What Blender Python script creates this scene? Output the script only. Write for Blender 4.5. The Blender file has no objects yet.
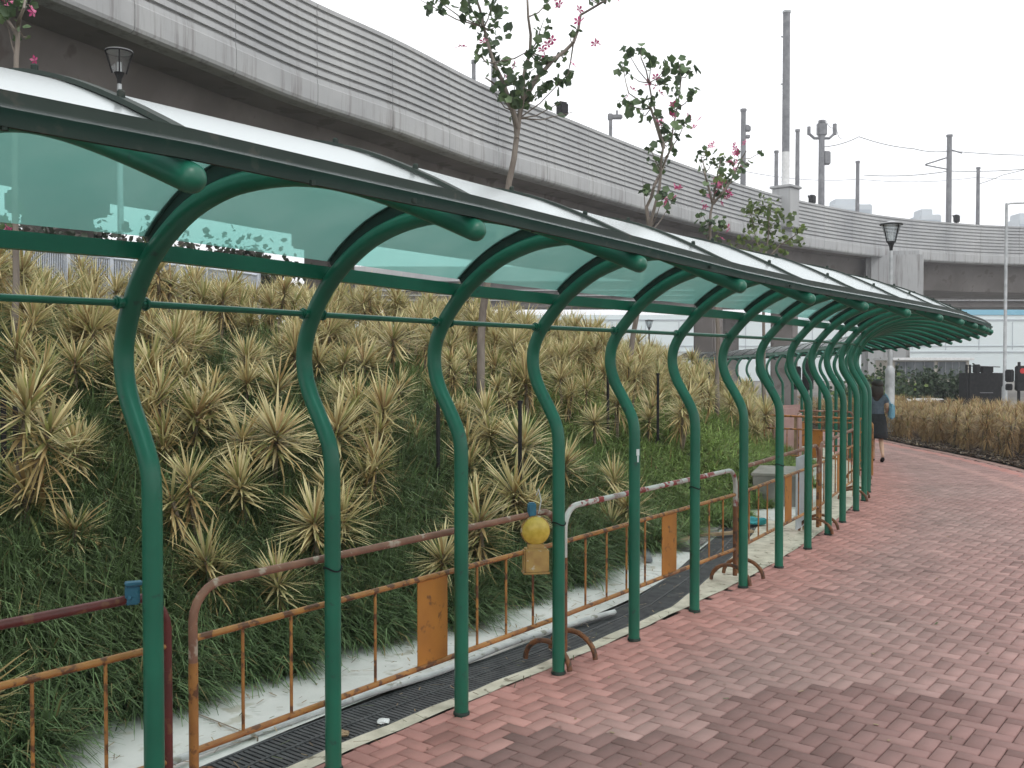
import bpy, bmesh, math, random
import numpy as np
from mathutils import Vector, Matrix
random.seed(7); rng = np.random.default_rng(7)
R = math.radians
scn = bpy.context.scene
col = scn.collection
CAMZ = 1.93; HZ = 360.0; F = 1000.0

# ------------------------------------------------------------------ materials
def new_mat(name):
    m = bpy.data.materials.new(name); m.use_nodes = True
    nt = m.node_tree; b = nt.nodes['Principled BSDF']
    return m, nt, b
def N(nt, t, **kw):
    n = nt.nodes.new(t)
    for k, v in kw.items():
        if k in n.inputs: n.inputs[k].default_value = v
        else: setattr(n, k, v)
    return n
def noisy(name, c1, c2, scale=8, rough=0.7, detail=6, bump=0.0, metal=0.0, bscale=None, spec=0.5, lo=0.35, hi=0.65, coords='Object', stretch=None, c3=None, s3=60, f3=0.5):
    m, nt, b = new_mat(name)
    tc = N(nt, 'ShaderNodeTexCoord'); src = tc.outputs[coords]
    if stretch:
        mp = N(nt, 'ShaderNodeMapping'); mp.inputs['Scale'].default_value = stretch
        nt.links.new(src, mp.inputs[0]); src = mp.outputs[0]
    no = N(nt, 'ShaderNodeTexNoise'); no.inputs['Scale'].default_value = scale; no.inputs['Detail'].default_value = detail
    nt.links.new(src, no.inputs['Vector'])
    cr = N(nt, 'ShaderNodeValToRGB')
    cr.color_ramp.elements[0].position = lo; cr.color_ramp.elements[0].color = (*c1, 1)
    cr.color_ramp.elements[1].position = hi; cr.color_ramp.elements[1].color = (*c2, 1)
    nt.links.new(no.outputs[0], cr.inputs[0])
    out = cr.outputs[0]
    if c3:
        n3 = N(nt, 'ShaderNodeTexNoise'); n3.inputs['Scale'].default_value = s3; n3.inputs['Detail'].default_value = 4
        nt.links.new(src, n3.inputs['Vector'])
        r3 = N(nt, 'ShaderNodeValToRGB'); r3.color_ramp.elements[0].position = f3; r3.color_ramp.elements[1].position = f3 + 0.06
        nt.links.new(n3.outputs[0], r3.inputs[0])
        mx = N(nt, 'ShaderNodeMixRGB'); mx.inputs[2].default_value = (*c3, 1)
        nt.links.new(r3.outputs[0], mx.inputs[0]); nt.links.new(out, mx.inputs[1]); out = mx.outputs[0]
    nt.links.new(out, b.inputs['Base Color'])
    b.inputs['Roughness'].default_value = rough; b.inputs['Metallic'].default_value = metal
    b.inputs['Specular IOR Level'].default_value = spec
    if bump:
        nb = N(nt, 'ShaderNodeTexNoise'); nb.inputs['Scale'].default_value = bscale or scale * 6; nb.inputs['Detail'].default_value = 5
        nt.links.new(src, nb.inputs['Vector'])
        bp = N(nt, 'ShaderNodeBump'); bp.inputs['Strength'].default_value = bump; bp.inputs['Distance'].default_value = 0.01
        nt.links.new(nb.outputs[0], bp.inputs['Height']); nt.links.new(bp.outputs[0], b.inputs['Normal'])
    return m
def vcol_mat(name, rough=0.6, transl=0.0, bump=0.0, mult_scale=None, spec=0.4, mlo=0.75, mhi=1.2):
    m, nt, b = new_mat(name)
    at = N(nt, 'ShaderNodeVertexColor'); at.layer_name = 'Col'
    out = at.outputs[0]
    if mult_scale:
        tc = N(nt, 'ShaderNodeTexCoord')
        no = N(nt, 'ShaderNodeTexNoise'); no.inputs['Scale'].default_value = mult_scale; no.inputs['Detail'].default_value = 7
        nt.links.new(tc.outputs['Object'], no.inputs['Vector'])
        mr = N(nt, 'ShaderNodeMapRange'); mr.inputs[1].default_value = .3; mr.inputs[2].default_value = .7
        mr.inputs[3].default_value = mlo; mr.inputs[4].default_value = mhi
        nt.links.new(no.outputs[0], mr.inputs[0])
        mx = N(nt, 'ShaderNodeMixRGB', blend_type='MULTIPLY'); mx.inputs[0].default_value = 1
        nt.links.new(out, mx.inputs[1]); nt.links.new(mr.outputs[0], mx.inputs[2]); out = mx.outputs[0]
        if bump:
            bp = N(nt, 'ShaderNodeBump'); bp.inputs['Strength'].default_value = bump; bp.inputs['Distance'].default_value = .004
            n2 = N(nt, 'ShaderNodeTexNoise'); n2.inputs['Scale'].default_value = mult_scale * 25
            nt.links.new(tc.outputs['Object'], n2.inputs['Vector'])
            nt.links.new(n2.outputs[0], bp.inputs['Height']); nt.links.new(bp.outputs[0], b.inputs['Normal'])
    nt.links.new(out, b.inputs['Base Color'])
    b.inputs['Roughness'].default_value = rough; b.inputs['Specular IOR Level'].default_value = spec
    if transl:
        tr = N(nt, 'ShaderNodeBsdfTranslucent'); nt.links.new(out, tr.inputs[0])
        ms = N(nt, 'ShaderNodeMixShader'); ms.inputs[0].default_value = transl
        nt.links.new(b.outputs[0], ms.inputs[1]); nt.links.new(tr.outputs[0], ms.inputs[2])
        nt.links.new(ms.outputs[0], nt.nodes['Material Output'].inputs['Surface'])
    return m

M = {}
M['green'] = noisy('green_paint', (.009, .105, .064), (.012, .138, .084), 3, rough=.36, spec=.5, bump=.04, bscale=30, c3=(.02, .075, .055), s3=17, f3=.66)
M['dkgreen'] = noisy('dark_green_metal', (.014, .026, .021), (.022, .036, .029), 5, rough=.6, spec=.3, c3=(.04, .044, .036), s3=20, f3=.62)
M['alu'] = noisy('weathered_strip', (.08, .10, .095), (.14, .16, .15), 6, rough=.5)
M['yellow_rust'] = noisy('worn_orange_paint', (.42, .185, .045), (.27, .105, .03), 9, rough=.5, bump=.1, c3=(.12, .045, .018), s3=16, f3=.53)
M['rust_top'] = noisy('rusty_rail', (.26, .12, .075), (.17, .075, .05), 8, rough=.6, bump=.15, c3=(.38, .28, .22), s3=12, f3=.56)
M['footrust'] = noisy('rusty_foot', (.22, .085, .03), (.12, .05, .025), 12, rough=.7, bump=.2, c3=(.07, .035, .02), s3=20, f3=.55)
M['maroon'] = noisy('maroon_paint', (.13, .022, .02), (.085, .02, .016), 7, rough=.45, c3=(.16, .06, .03), s3=14, f3=.58)
M['orange'] = noisy('orange_plate_paint', (.46, .18, .03), (.36, .135, .025), 4, rough=.6, c3=(.20, .08, .025), s3=11, f3=.60)
M['concrete'] = noisy('pale_concrete', (.50, .50, .47), (.66, .65, .62), 1.8, rough=.85, bump=.2, bscale=60, c3=(.43, .41, .35), s3=5, f3=.60)
M['kerb'] = noisy('kerb_mortar', (.42, .38, .30), (.60, .55, .45), 7, rough=.9, bump=.3, bscale=80, c3=(.22, .19, .14), s3=12, f3=.60)
M['grate'] = noisy('dark_grating', (.035, .037, .040), (.07, .072, .075), 10, rough=.7, c3=(.14, .12, .10), s3=4, f3=.68)
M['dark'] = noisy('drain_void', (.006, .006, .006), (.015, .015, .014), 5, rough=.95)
M['sand'] = noisy('joint_sand', (.045, .024, .020), (.075, .042, .036), 12, rough=.95)
M['soil'] = noisy('planted_soil', (.018, .030, .010), (.040, .045, .018), 3, rough=1, bump=.5, bscale=20)
M['mulch'] = noisy('bark_mulch', (.028, .016, .010), (.085, .052, .034), 14, rough=1, bump=1, bscale=30, c3=(.17, .11, .07), s3=26, f3=.6)
M['ground'] = noisy('bare_ground', (.16, .15, .135), (.24, .225, .20), .4, rough=.95, bump=.2, bscale=8)
M['road'] = noisy('asphalt', (.045, .045, .047), (.065, .064, .063), 2, rough=.9)
M['stem'] = noisy('plant_stem', (.13, .10, .07), (.24, .20, .15), 12, rough=.9, bump=.5, bscale=60)
M['bark'] = noisy('tree_bark', (.12, .10, .085), (.24, .21, .18), 9, rough=.9, bump=.6, bscale=40, stretch=(1, 1, .3))
M['steel'] = noisy('galvanised_steel', (.33, .35, .36), (.46, .48, .49), 5, rough=.45, metal=.3)
M['mast'] = noisy('mast_steel', (.15, .155, .17), (.24, .245, .26), 3, rough=.6)
M['black'] = noisy('black_paint', (.012, .012, .013), (.025, .025, .026), 8, rough=.7, spec=.15)
M['white'] = noisy('white_paint', (.62, .63, .63), (.75, .76, .76), 5, rough=.55)
M['hose'] = noisy('pale_hose', (.42, .42, .42), (.58, .58, .57), 8, rough=.6, c3=(.25, .24, .2), s3=10, f3=.6)
M['fence'] = noisy('fence_paint', (.42, .46, .52), (.56, .60, .66), 6, rough=.5)
M['blue'] = noisy('blue_plastic', (.02, .10, .17), (.03, .15, .22), 20, rough=.6)
M['amber'] = noisy('amber_lens', (.50, .33, .04), (.62, .43, .08), 30, rough=.3)
M['lampbody'] = noisy('yellow_case', (.42, .26, .08), (.34, .19, .06), 18, rough=.6, c3=(.5, .42, .3), s3=26, f3=.6)
M['cyan'] = noisy('cyan_sheet', (.01, .22, .25), (.03, .32, .33), 12, rough=.6)
M['buildwall'] = noisy('pale_cladding', (.70, .79, .81), (.76, .84, .85), .05, rough=.8)
M['bluestripe'] = noisy('blue_band', (.20, .48, .64), (.24, .52, .67), .1, rough=.7)
M['farwall'] = noisy('far_tower_wall', (.45, .50, .54), (.52, .57, .60), .1, rough=.8)
M['window'] = noisy('window_glass', (.05, .06, .07), (.12, .14, .15), 1.5, rough=.25)
M['pink'] = noisy('pink_board', (.34, .20, .19), (.42, .26, .24), 4, rough=.8)
M['girder'] = noisy('girder_concrete', (.15, .135, .125), (.22, .20, .19), .6, rough=.9, c3=(.13, .11, .10), s3=1.2, f3=.58)
M['joint_shade'] = noisy('joint_shadow_gap', (.05, .05, .05), (.09, .09, .085), 2, rough=.95)  # dark colour stands for the shadow inside the parapet joints
M['skin'] = noisy('skin', (.50, .30, .21), (.55, .34, .24), 10, rough=.6)
M['top_cloth'] = noisy('grey_blue_cloth', (.075, .09, .12), (.10, .12, .15), 20, rough=.9)
M['skirt'] = noisy('black_cloth', (.012, .012, .015), (.022, .022, .026), 20, rough=.9)
M['hair'] = noisy('dark_hair', (.018, .010, .008), (.035, .018, .012), 30, rough=.6)
M['bag'] = noisy('light_blue_bag', (.16, .34, .45), (.22, .42, .54), 10, rough=.7)
M['wood'] = noisy('timber', (.24, .16, .09), (.36, .26, .16), 6, rough=.8)
M['leaf'] = vcol_mat('leaf', rough=.5, transl=.32)
M['grass'] = vcol_mat('grass', rough=.6, transl=.2)
M['brick'] = vcol_mat('paver', rough=.85, bump=.35, mult_scale=5, spec=.25, mlo=.90, mhi=1.09)

def mat_parapet():
    m, nt, b = new_mat('stained_parapet')
    tc = N(nt, 'ShaderNodeTexCoord')
    n1 = N(nt, 'ShaderNodeTexNoise'); n1.inputs['Scale'].default_value = .35; n1.inputs['Detail'].default_value = 6
    nt.links.new(tc.outputs['Object'], n1.inputs['Vector'])
    cr = N(nt, 'ShaderNodeValToRGB')
    cr.color_ramp.elements[0].position = .3; cr.color_ramp.elements[0].color = (.335, .345, .355, 1)
    cr.color_ramp.elements[1].position = .7; cr.color_ramp.elements[1].color = (.46, .47, .47, 1)
    nt.links.new(n1.outputs[0], cr.inputs[0])
    mp = N(nt, 'ShaderNodeMapping'); mp.inputs['Scale'].default_value = (2.6, 2.6, .16)
    nt.links.new(tc.outputs['Object'], mp.inputs[0])
    n2 = N(nt, 'ShaderNodeTexNoise'); n2.inputs['Scale'].default_value = 1.6; n2.inputs['Detail'].default_value = 8; n2.inputs['Roughness'].default_value = .7
    nt.links.new(mp.outputs[0], n2.inputs['Vector'])
    r2 = N(nt, 'ShaderNodeValToRGB'); r2.color_ramp.elements[0].position = .50; r2.color_ramp.elements[1].position = .66
    nt.links.new(n2.outputs[0], r2.inputs[0])
    # streaks run down the bottom band of the parapet only (water stains)
    sp = N(nt, 'ShaderNodeSeparateXYZ'); nt.links.new(tc.outputs['Object'], sp.inputs[0])
    mr = N(nt, 'ShaderNodeMapRange'); mr.inputs[1].default_value = 9.4; mr.inputs[2].default_value = 10.6; mr.inputs[3].default_value = .8; mr.inputs[4].default_value = .22
    nt.links.new(sp.outputs[2], mr.inputs[0])
    mu = N(nt, 'ShaderNodeMath', operation='MULTIPLY'); nt.links.new(r2.outputs[0], mu.inputs[0]); nt.links.new(mr.outputs[0], mu.inputs[1])
    mx = N(nt, 'ShaderNodeMixRGB'); mx.inputs[2].default_value = (.17, .155, .15, 1)
    nt.links.new(mu.outputs[0], mx.inputs[0]); nt.links.new(cr.outputs[0], mx.inputs[1])
    nt.links.new(mx.outputs[0], b.inputs['Base Color']); b.inputs['Roughness'].default_value = .8
    return m
M['parapet'] = mat_parapet()

def mat_glass():
    m, nt, b = new_mat('green_tinted_glazing')
    nt.nodes.remove(b)
    tr = N(nt, 'ShaderNodeBsdfTransparent'); tr.inputs[0].default_value = (.42, .82, .76, 1)
    tl = N(nt, 'ShaderNodeBsdfTranslucent'); 
    tc = N(nt, 'ShaderNodeTexCoord'); no = N(nt, 'ShaderNodeTexNoise'); no.inputs['Scale'].default_value = 2.2; no.inputs['Detail'].default_value = 7
    nt.links.new(tc.outputs['Object'], no.inputs['Vector'])
    cr = N(nt, 'ShaderNodeValToRGB'); cr.color_ramp.elements[0].position = .35; cr.color_ramp.elements[0].color = (.24, .60, .52, 1)
    cr.color_ramp.elements[1].position = .7; cr.color_ramp.elements[1].color = (.36, .70, .62, 1)
    nt.links.new(no.outputs[0], cr.inputs[0]); nt.links.new(cr.outputs[0], tl.inputs[0])
    df = N(nt, 'ShaderNodeBsdfDiffuse'); df.inputs[0].default_value = (.36, .64, .60, 1)
    m0 = N(nt, 'ShaderNodeMixShader'); m0.inputs[0].default_value = .42; nt.links.new(tl.outputs[0], m0.inputs[1]); nt.links.new(df.outputs[0], m0.inputs[2])
    m1 = N(nt, 'ShaderNodeMixShader'); m1.inputs[0].default_value = .56
    nt.links.new(tr.outputs[0], m1.inputs[1]); nt.links.new(m0.outputs[0], m1.inputs[2])
    gl = N(nt, 'ShaderNodeBsdfGlossy'); gl.inputs['Roughness'].default_value = .24; gl.inputs[0].default_value = (.70, .74, .74, 1)
    fr = N(nt, 'ShaderNodeFresnel'); fr.inputs[0].default_value = 1.5
    r2 = N(nt, 'ShaderNodeMapRange'); r2.inputs[3].default_value = .0; r2.inputs[4].default_value = 1.0
    nt.links.new(fr.outputs[0], r2.inputs[0])
    m2 = N(nt, 'ShaderNodeMixShader'); nt.links.new(r2.outputs[0], m2.inputs[0])
    nt.links.new(m1.outputs[0], m2.inputs[1]); nt.links.new(gl.outputs[0], m2.inputs[2])
    nt.links.new(m2.outputs[0], nt.nodes['Material Output'].inputs['Surface'])
    return m
M['glass'] = mat_glass()
def mat_lampglass():
    m, nt, b = new_mat('clear_lamp_glass'); nt.nodes.remove(b)
    tr = N(nt, 'ShaderNodeBsdfTransparent'); tr.inputs[0].default_value = (.8, .83, .84, 1)
    gl = N(nt, 'ShaderNodeBsdfGlossy'); gl.inputs['Roughness'].default_value = .1
    ms = N(nt, 'ShaderNodeMixShader'); ms.inputs[0].default_value = .18
    nt.links.new(tr.outputs[0], ms.inputs[1]); nt.links.new(gl.outputs[0], ms.inputs[2])
    nt.links.new(ms.outputs[0], nt.nodes['Material Output'].inputs['Surface'])
    return m
M['lampglass'] = mat_lampglass()
m, nt, b = new_mat('red_signal_lamp'); b.inputs['Base Color'].default_value = (.35, .02, .02, 1)
b.inputs['Emission Color'].default_value = (1, .05, .04, 1); b.inputs['Emission Strength'].default_value = .15
M['redlamp'] = m

# ------------------------------------------------------------------ object helpers
def mesh_obj(name, verts, faces, mat, parent=None, smooth=False, cols=None, link=True):
    me = bpy.data.meshes.new(name)
    me.from_pydata([tuple(v) for v in verts], [], faces); me.update()
    if smooth: me.polygons.foreach_set('use_smooth', [True] * len(me.polygons))
    if cols is not None:
        a = me.color_attributes.new('Col', 'FLOAT_COLOR', 'POINT')
        a.data.foreach_set('color', np.asarray(cols, dtype=np.float32).ravel())
    for mm in (mat if isinstance(mat, (list, tuple)) else [mat]): me.materials.append(mm)
    o = bpy.data.objects.new(name, me)
    if link: col.objects.link(o)
    if parent is not None: o.parent = parent
    return o
def fast_mesh(name, V, quads, cols, mat):
    """V (n,3); quads (m,4)"""
    me = bpy.data.meshes.new(name)
    me.vertices.add(len(V)); me.vertices.foreach_set('co', np.asarray(V, dtype=np.float32).ravel())
    q = np.asarray(quads, dtype=np.int32)
    me.loops.add(q.size); me.loops.foreach_set('vertex_index', q.ravel())
    me.polygons.add(len(q)); me.polygons.foreach_set('loop_start', np.arange(0, q.size, q.shape[1], dtype=np.int32))
    me.polygons.foreach_set('loop_total', np.full(len(q), q.shape[1], dtype=np.int32))
    me.update(calc_edges=True)
    if cols is not None:
        a = me.color_attributes.new('Col', 'FLOAT_COLOR', 'POINT')
        a.data.foreach_set('color', np.asarray(cols, dtype=np.float32).ravel())
    me.materials.append(mat)
    return me
def link_me(name, me, parent=None):
    o = bpy.data.objects.new(name, me); col.objects.link(o); o.parent = parent; return o
def tag(o, label=None, cat=None, group=None, kind=None):
    if label: o['label'] = label
    if cat: o['category'] = cat
    if group: o['group'] = group
    if kind: o['kind'] = kind
    return o
def empty(name, loc=(0, 0, 0), rz=0):
    o = bpy.data.objects.new(name, None); col.objects.link(o); o.location = loc; o.rotation_euler = (0, 0, rz)
    o.empty_display_size = .2
    return o
def copy_tree(o, parent=None):
    c = o.copy(); col.objects.link(c); c.parent = parent
    for ch in list(o.children): copy_tree(ch, c)
    return c

class MB:
    def __init__(s): s.v = []; s.f = []; s.mi = []
    def add(s, vs, fs, mi=0):
        b = len(s.v); s.v += [Vector(v) for v in vs]; s.f += [[b + i for i in f] for f in fs]; s.mi += [mi] * len(fs)
    def box(s, c, size, rz=0, mi=0, taper=1.0, bev=0.0):
        hx, hy, hz = size[0] / 2, size[1] / 2, size[2] / 2
        ca, sa = math.cos(rz), math.sin(rz)
        def w(x, y, z): return (c[0] + x * ca - y * sa, c[1] + x * sa + y * ca, c[2] + z)
        if bev <= 0:
            vs = [w(sx * hx * (taper if sz > 0 else 1), sy * hy * (taper if sz > 0 else 1), sz * hz) for sz in (-1, 1) for sx, sy in ((-1, -1), (1, -1), (1, 1), (-1, 1))]
            s.add(vs, [(3, 2, 1, 0), (4, 5, 6, 7), (0, 1, 5, 4), (1, 2, 6, 5), (2, 3, 7, 6), (3, 0, 4, 7)], mi)
        else:
            bm = bmesh.new(); bmesh.ops.create_cube(bm, size=1)
            for v in bm.verts: v.co = Vector((v.co.x * size[0], v.co.y * size[1], v.co.z * size[2]))
            bmesh.ops.bevel(bm, geom=bm.edges[:], offset=bev, segments=2, affect='EDGES')
            bm.verts.index_update()
            s.add([w(*v.co) for v in bm.verts], [[v.index for v in f.verts] for f in bm.faces], mi); bm.free()
    def tube(s, pts, r, n=10, mi=0, cap=True, closed=False):
        pts = [Vector(p) for p in pts]
        m = len(pts); rr = r if isinstance(r, (list, tuple)) else [r] * m
        prev = None; rings = []
        for i, p in enumerate(pts):
            a = pts[max(i - 1, 0)]; b = pts[min(i + 1, m - 1)]
            t = (b - a).normalized()
            if prev is None:
                up = Vector((0, 0, 1)) if abs(t.z) < .9 else Vector((1, 0, 0))
                x = t.cross(up).normalized()
            else:
                x = (prev - t * prev.dot(t)).normalized()
            prev = x; y = t.cross(x)
            rings.append([p + (x * math.cos(2 * math.pi * k / n) + y * math.sin(2 * math.pi * k / n)) * rr[i] for k in range(n)])
        vs = [v for rg in rings for v in rg]; fs = []
        for i in range(m - 1):
            for k in range(n):
                a = i * n + k; b = i * n + (k + 1) % n
                fs.append((a, b, b + n, a + n))
        if cap: fs.append(tuple(range(n - 1, -1, -1))); fs.append(tuple(range((m - 1) * n, m * n)))
        s.add(vs, fs, mi)
    def sphere(s, c, r, sc=(1, 1, 1), mi=0, seg=12, rot=None):
        bm = bmesh.new(); bmesh.ops.create_uvsphere(bm, u_segments=seg, v_segments=max(6, seg * 2 // 3), radius=r)
        vs = []
        for v in bm.verts:
            q = Vector((v.co.x * sc[0], v.co.y * sc[1], v.co.z * sc[2]))
            if rot: q = rot @ q
            vs.append(q + Vector(c))
        bm.verts.index_update()
        s.add(vs, [[v.index for v in f.verts] for f in bm.faces], mi); bm.free()
    def build(s, name, mat, parent=None, smooth=False):
        o = mesh_obj(name, s.v, s.f, mat, parent)
        if isinstance(mat, (list, tuple)): o.data.polygons.foreach_set('material_index', s.mi)
        if smooth:
            o.data.polygons.foreach_set('use_smooth', [True] * len(o.data.polygons))
            try:
                o.data.set_sharp_from_angle(angle=R(50))
            except Exception: pass
        return o

def T(px, py, d):                       # a measured direction in the photo + a depth in metres -> place in the world
    return Vector(((px - 512) * d / F, d, CAMZ + (HZ - py) * d / F))

# ------------------------------------------------------------------ layout of the walkway (post line)
def G(y):
    if y < 14: return 0.0
    if y < 25: return -.015 * (y - 14)
    if y < 37: return -.165 - .02 * (y - 25)
    return -.405
def GB(y):                              # natural ground: the site falls away beyond the walkway
    if y < 37.5: return G(y)
    f = min(1, (y - 37.5) / 3.5)
    return -.405 - .80 * f
post = {1: (-1.39, 3.85), 2: (-.84, 4.66), 3: (-.275, 5.40), 4: (.286, 6.11), 5: (.84, 6.84), 6: (1.40, 7.63), 7: (1.96, 8.44), 8: (2.48, 9.25),
        9: (3.02, 10.17), 10: (3.49, 11.0), 11: (3.93, 11.85), 12: (4.40, 12.75), 13: (4.82, 13.65), 14: (5.22, 14.62)}
ang = {1: 38.5, 2: 37.8, 3: 37, 4: 36.2, 5: 35.4, 6: 34.5, 7: 33.2, 8: 31.8, 9: 30.2, 10: 28.6, 11: 27, 12: 25.2, 13: 23.5, 14: 21.6}
LAST = 38
x, y = post[14]
for i in range(15, 50):
    a = {15: 20, 16: 18.5}.get(i, 17 - 1.5 * (i - 17))
    x += 1.02 * math.sin(R(a)); y += 1.02 * math.cos(R(a)); post[i] = (x, y); ang[i] = a - .7
x, y = post[1]
for k, i in enumerate(range(0, -12, -1)):
    a = 39.2 + .9 * k
    x -= .97 * math.sin(R(a)); y -= .97 * math.cos(R(a)); post[i] = (x, y); ang[i] = a
SMIN, SMAX = -11, 49
def at_s(s):
    s = min(max(s, SMIN + .001), SMAX - .001)
    i = math.floor(s); f = s - i
    p0 = Vector(post[max(i - 1, SMIN)]); p1 = Vector(post[i]); p2 = Vector(post[i + 1]); p3 = Vector(post[min(i + 2, SMAX)])
    p = .5 * ((2 * p1) + (p2 - p0) * f + (2 * p0 - 5 * p1 + 4 * p2 - p3) * f * f + (-p0 + 3 * p1 - 3 * p2 + p3) * f ** 3)
    return p, R(ang[i] * (1 - f) + ang[i + 1] * f)
def P(s, t, z=0.0):                     # t > 0: to the left of the posts (towards the mound)
    p, a = at_s(s)
    x = p.x - math.cos(a) * t; y = p.y + math.sin(a) * t
    return Vector((x, y, G(y) + z))

def edge_t(s):                          # offset of the grass edge
    return 1.46 - .40 * min(max((s - 9.5) / 3, 0), 1)
def mound(m, x, y):
    if m <= 0: return 0.0
    z = 2.85 * (1 - math.exp(-m / 3.9))
    if m > 15: z *= max(0, 1 - (m - 15) / 14)
    return z
def mound_bump(x, y): return .05 * math.sin(x * 1.7 + 1) * math.sin(y * 1.3) + .03 * math.sin(x * 4.1) * math.cos(y * 3.7)
def sheet(name, srange, tfun, nt_, zfun, mat, ds=.25, kind='structure'):
    S = np.arange(srange[0], srange[1] + 1e-6, ds); V = []; Fc = []
    for s in S:
        t0, t1 = tfun(s)
        for j in range(nt_ + 1):
            t = t0 + (t1 - t0) * j / nt_
            p = P(s, t); V.append((p.x, p.y, p.z + zfun(s, t, p.x, p.y)))
    n = nt_ + 1
    for i in range(len(S) - 1):
        for j in range(nt_): a = i * n + j; Fc.append((a, a + 1, a + n + 1, a + n))
    o = mesh_obj(name, V, Fc, mat, smooth=True)
    if kind: tag(o, kind=kind)
    return o

# ------------------------------------------------------------------ ground
def ground():
    xs = [-3000, -600, -150, -60, -30, -10, 0, 10, 30, 60, 150, 600, 3000]
    ys = [-3000, -300, -40, -10, 0, 5, 10, 14] + [14 + i for i in range(1, 24)] + [45, 60, 90, 150, 300, 900, 4000]
    V = [(x, y, GB(y) - .07) for y in ys for x in xs]; n = len(xs)
    Fc = [(i * n + j, i * n + j + 1, (i + 1) * n + j + 1, (i + 1) * n + j) for i in range(len(ys) - 1) for j in range(n - 1)]
    tag(mesh_obj('ground', V, Fc, M['ground']), kind='structure')
ground()
V = [(x, y, -1.185 - .06) for x, y in ((-200, 48), (300, 48), (300, 58), (-200, 58))]
tag(mesh_obj('road', V, [(0, 1, 2, 3)], M['road']), kind='structure')
def right_t(s):                         # right edge of the paving, metres from the posts
    return -(3.15 if s < 15 else max(2.1, 3.15 - .12 * (s - 15)))
sheet('path_bed', (-11, 37), lambda s: (.10, right_t(s)), 1, lambda s, t, x, y: -.012, M['sand'], ds=.5)
# brick paving laid in herringbone, parallel to the post line near the camera
def bricks():
    th = R(37.5); ux = np.array((math.sin(th), math.cos(th))); uy = np.array((-math.cos(th), math.sin(th)))
    # distance lookup
    S = np.arange(-10.8, 37, .1); pts = np.array([tuple(at_s(s)[0]) for s in S]); angs = np.array([at_s(s)[1] for s in S])
    rt = np.array([right_t(s) for s in S])
    g = .095; gap = .0055; h = .014; bev = .006
    Vs = []; Qs = []; Cs = []; nb = 0
    n1 = rng.random((400, 400))
    def vnoise(x, y, sc):
        x = x / sc + 100; y = y / sc + 100; i, j = int(x) % 399, int(y) % 399; fx, fy = x % 1, y % 1
        return (n1[i, j] * (1 - fx) + n1[i + 1, j] * fx) * (1 - fy) + (n1[i, j + 1] * (1 - fx) + n1[i + 1, j + 1] * fx) * fy
    for a in range(-80, 500):
        for b in range(-240, 200):
            c = (a - b) % 4
            if c == 0: w, l = 2, 1
            elif c == 3: w, l = 1, 2
            else: continue
            cx, cy = (a + w / 2) * g, (b + l / 2) * g
            q = ux * cx + uy * cy
            if q[1] > 34 or q[1] < -5 or (q[1] > 5 and abs(q[0] / q[1]) > .75): continue
            d2 = (pts[:, 0] - q[0]) ** 2 + (pts[:, 1] - q[1]) ** 2; k = int(d2.argmin())
            if d2[k] > 14: continue
            t = (q - pts[k]) @ np.array((-math.cos(angs[k]), math.sin(angs[k])))
            if t > .13 or t < rt[k] + .12: continue
            hw, hl = w * g / 2 - gap / 2, l * g / 2 - gap / 2
            dz = rng.normal(0, .0009); tx, ty = rng.normal(0, .006, 2)
            rot = rng.normal(0, .004)
            for (e, z) in ((0, -h), (0, -bev), (bev, 0)):
                for sx, sy in ((-1, -1), (1, -1), (1, 1), (-1, 1)):
                    lx = sx * (hw - e); ly = sy * (hl - e)
                    lx, ly = lx - rot * ly, ly + rot * lx
                    p = q + ux * lx + uy * ly
                    Vs.append((p[0], p[1], G(p[1]) + z + dz + lx * tx + ly * ty))
            o = nb * 12
            for r0 in (0, 4):
                for k2 in range(4): Qs.append((o + r0 + k2, o + r0 + (k2 + 1) % 4, o + r0 + 4 + (k2 + 1) % 4, o + r0 + 4 + k2))
            Qs.append((o + 8, o + 9, o + 10, o + 11))
            # tone: new pinkish bricks by the posts, greyer worn ones along the middle, darker ones nearest the camera
            base = np.array((.355, .212, .196)); worn = np.array((.325, .225, .208)); pink = np.array((.47, .232, .205)); dark_tone = np.array((.235, .140, .130))
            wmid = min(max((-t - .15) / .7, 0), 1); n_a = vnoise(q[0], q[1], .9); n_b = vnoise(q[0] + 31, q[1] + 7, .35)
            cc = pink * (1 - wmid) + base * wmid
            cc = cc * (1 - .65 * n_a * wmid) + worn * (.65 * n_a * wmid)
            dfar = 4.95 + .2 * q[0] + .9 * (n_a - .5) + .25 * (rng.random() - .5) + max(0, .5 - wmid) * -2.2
            if q[1] + .05 * q[0] < dfar + (.3 if q[0] > 1 else 0): cc = dark_tone * (.95 + .25 * n_b) if rng.random() > .1 else dark_tone * .5 + base * .5
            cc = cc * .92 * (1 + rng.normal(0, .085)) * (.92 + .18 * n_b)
            if rng.random() < .02: cc = cc * .82
            pass
            if t < rt[k] + .40 and t > rt[k] + .20 : cc = pink * .95
            if abs(t - (rt[k] + .95)) < .10 and q[1] > 9: cc = np.array((.41, .245, .22))
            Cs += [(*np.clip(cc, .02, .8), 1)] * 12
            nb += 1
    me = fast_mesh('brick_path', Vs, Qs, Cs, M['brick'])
    tag(link_me('brick_path', me), kind='structure')
bricks()
# edging
sheet('path_edging', (-11, 37), lambda s: (right_t(s) - .10, right_t(s) + .11), 1, lambda s, t, x, y: .004, noisy('edging', (.27, .165, .145), (.34, .21, .18), 5, rough=.9), ds=.25)
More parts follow.
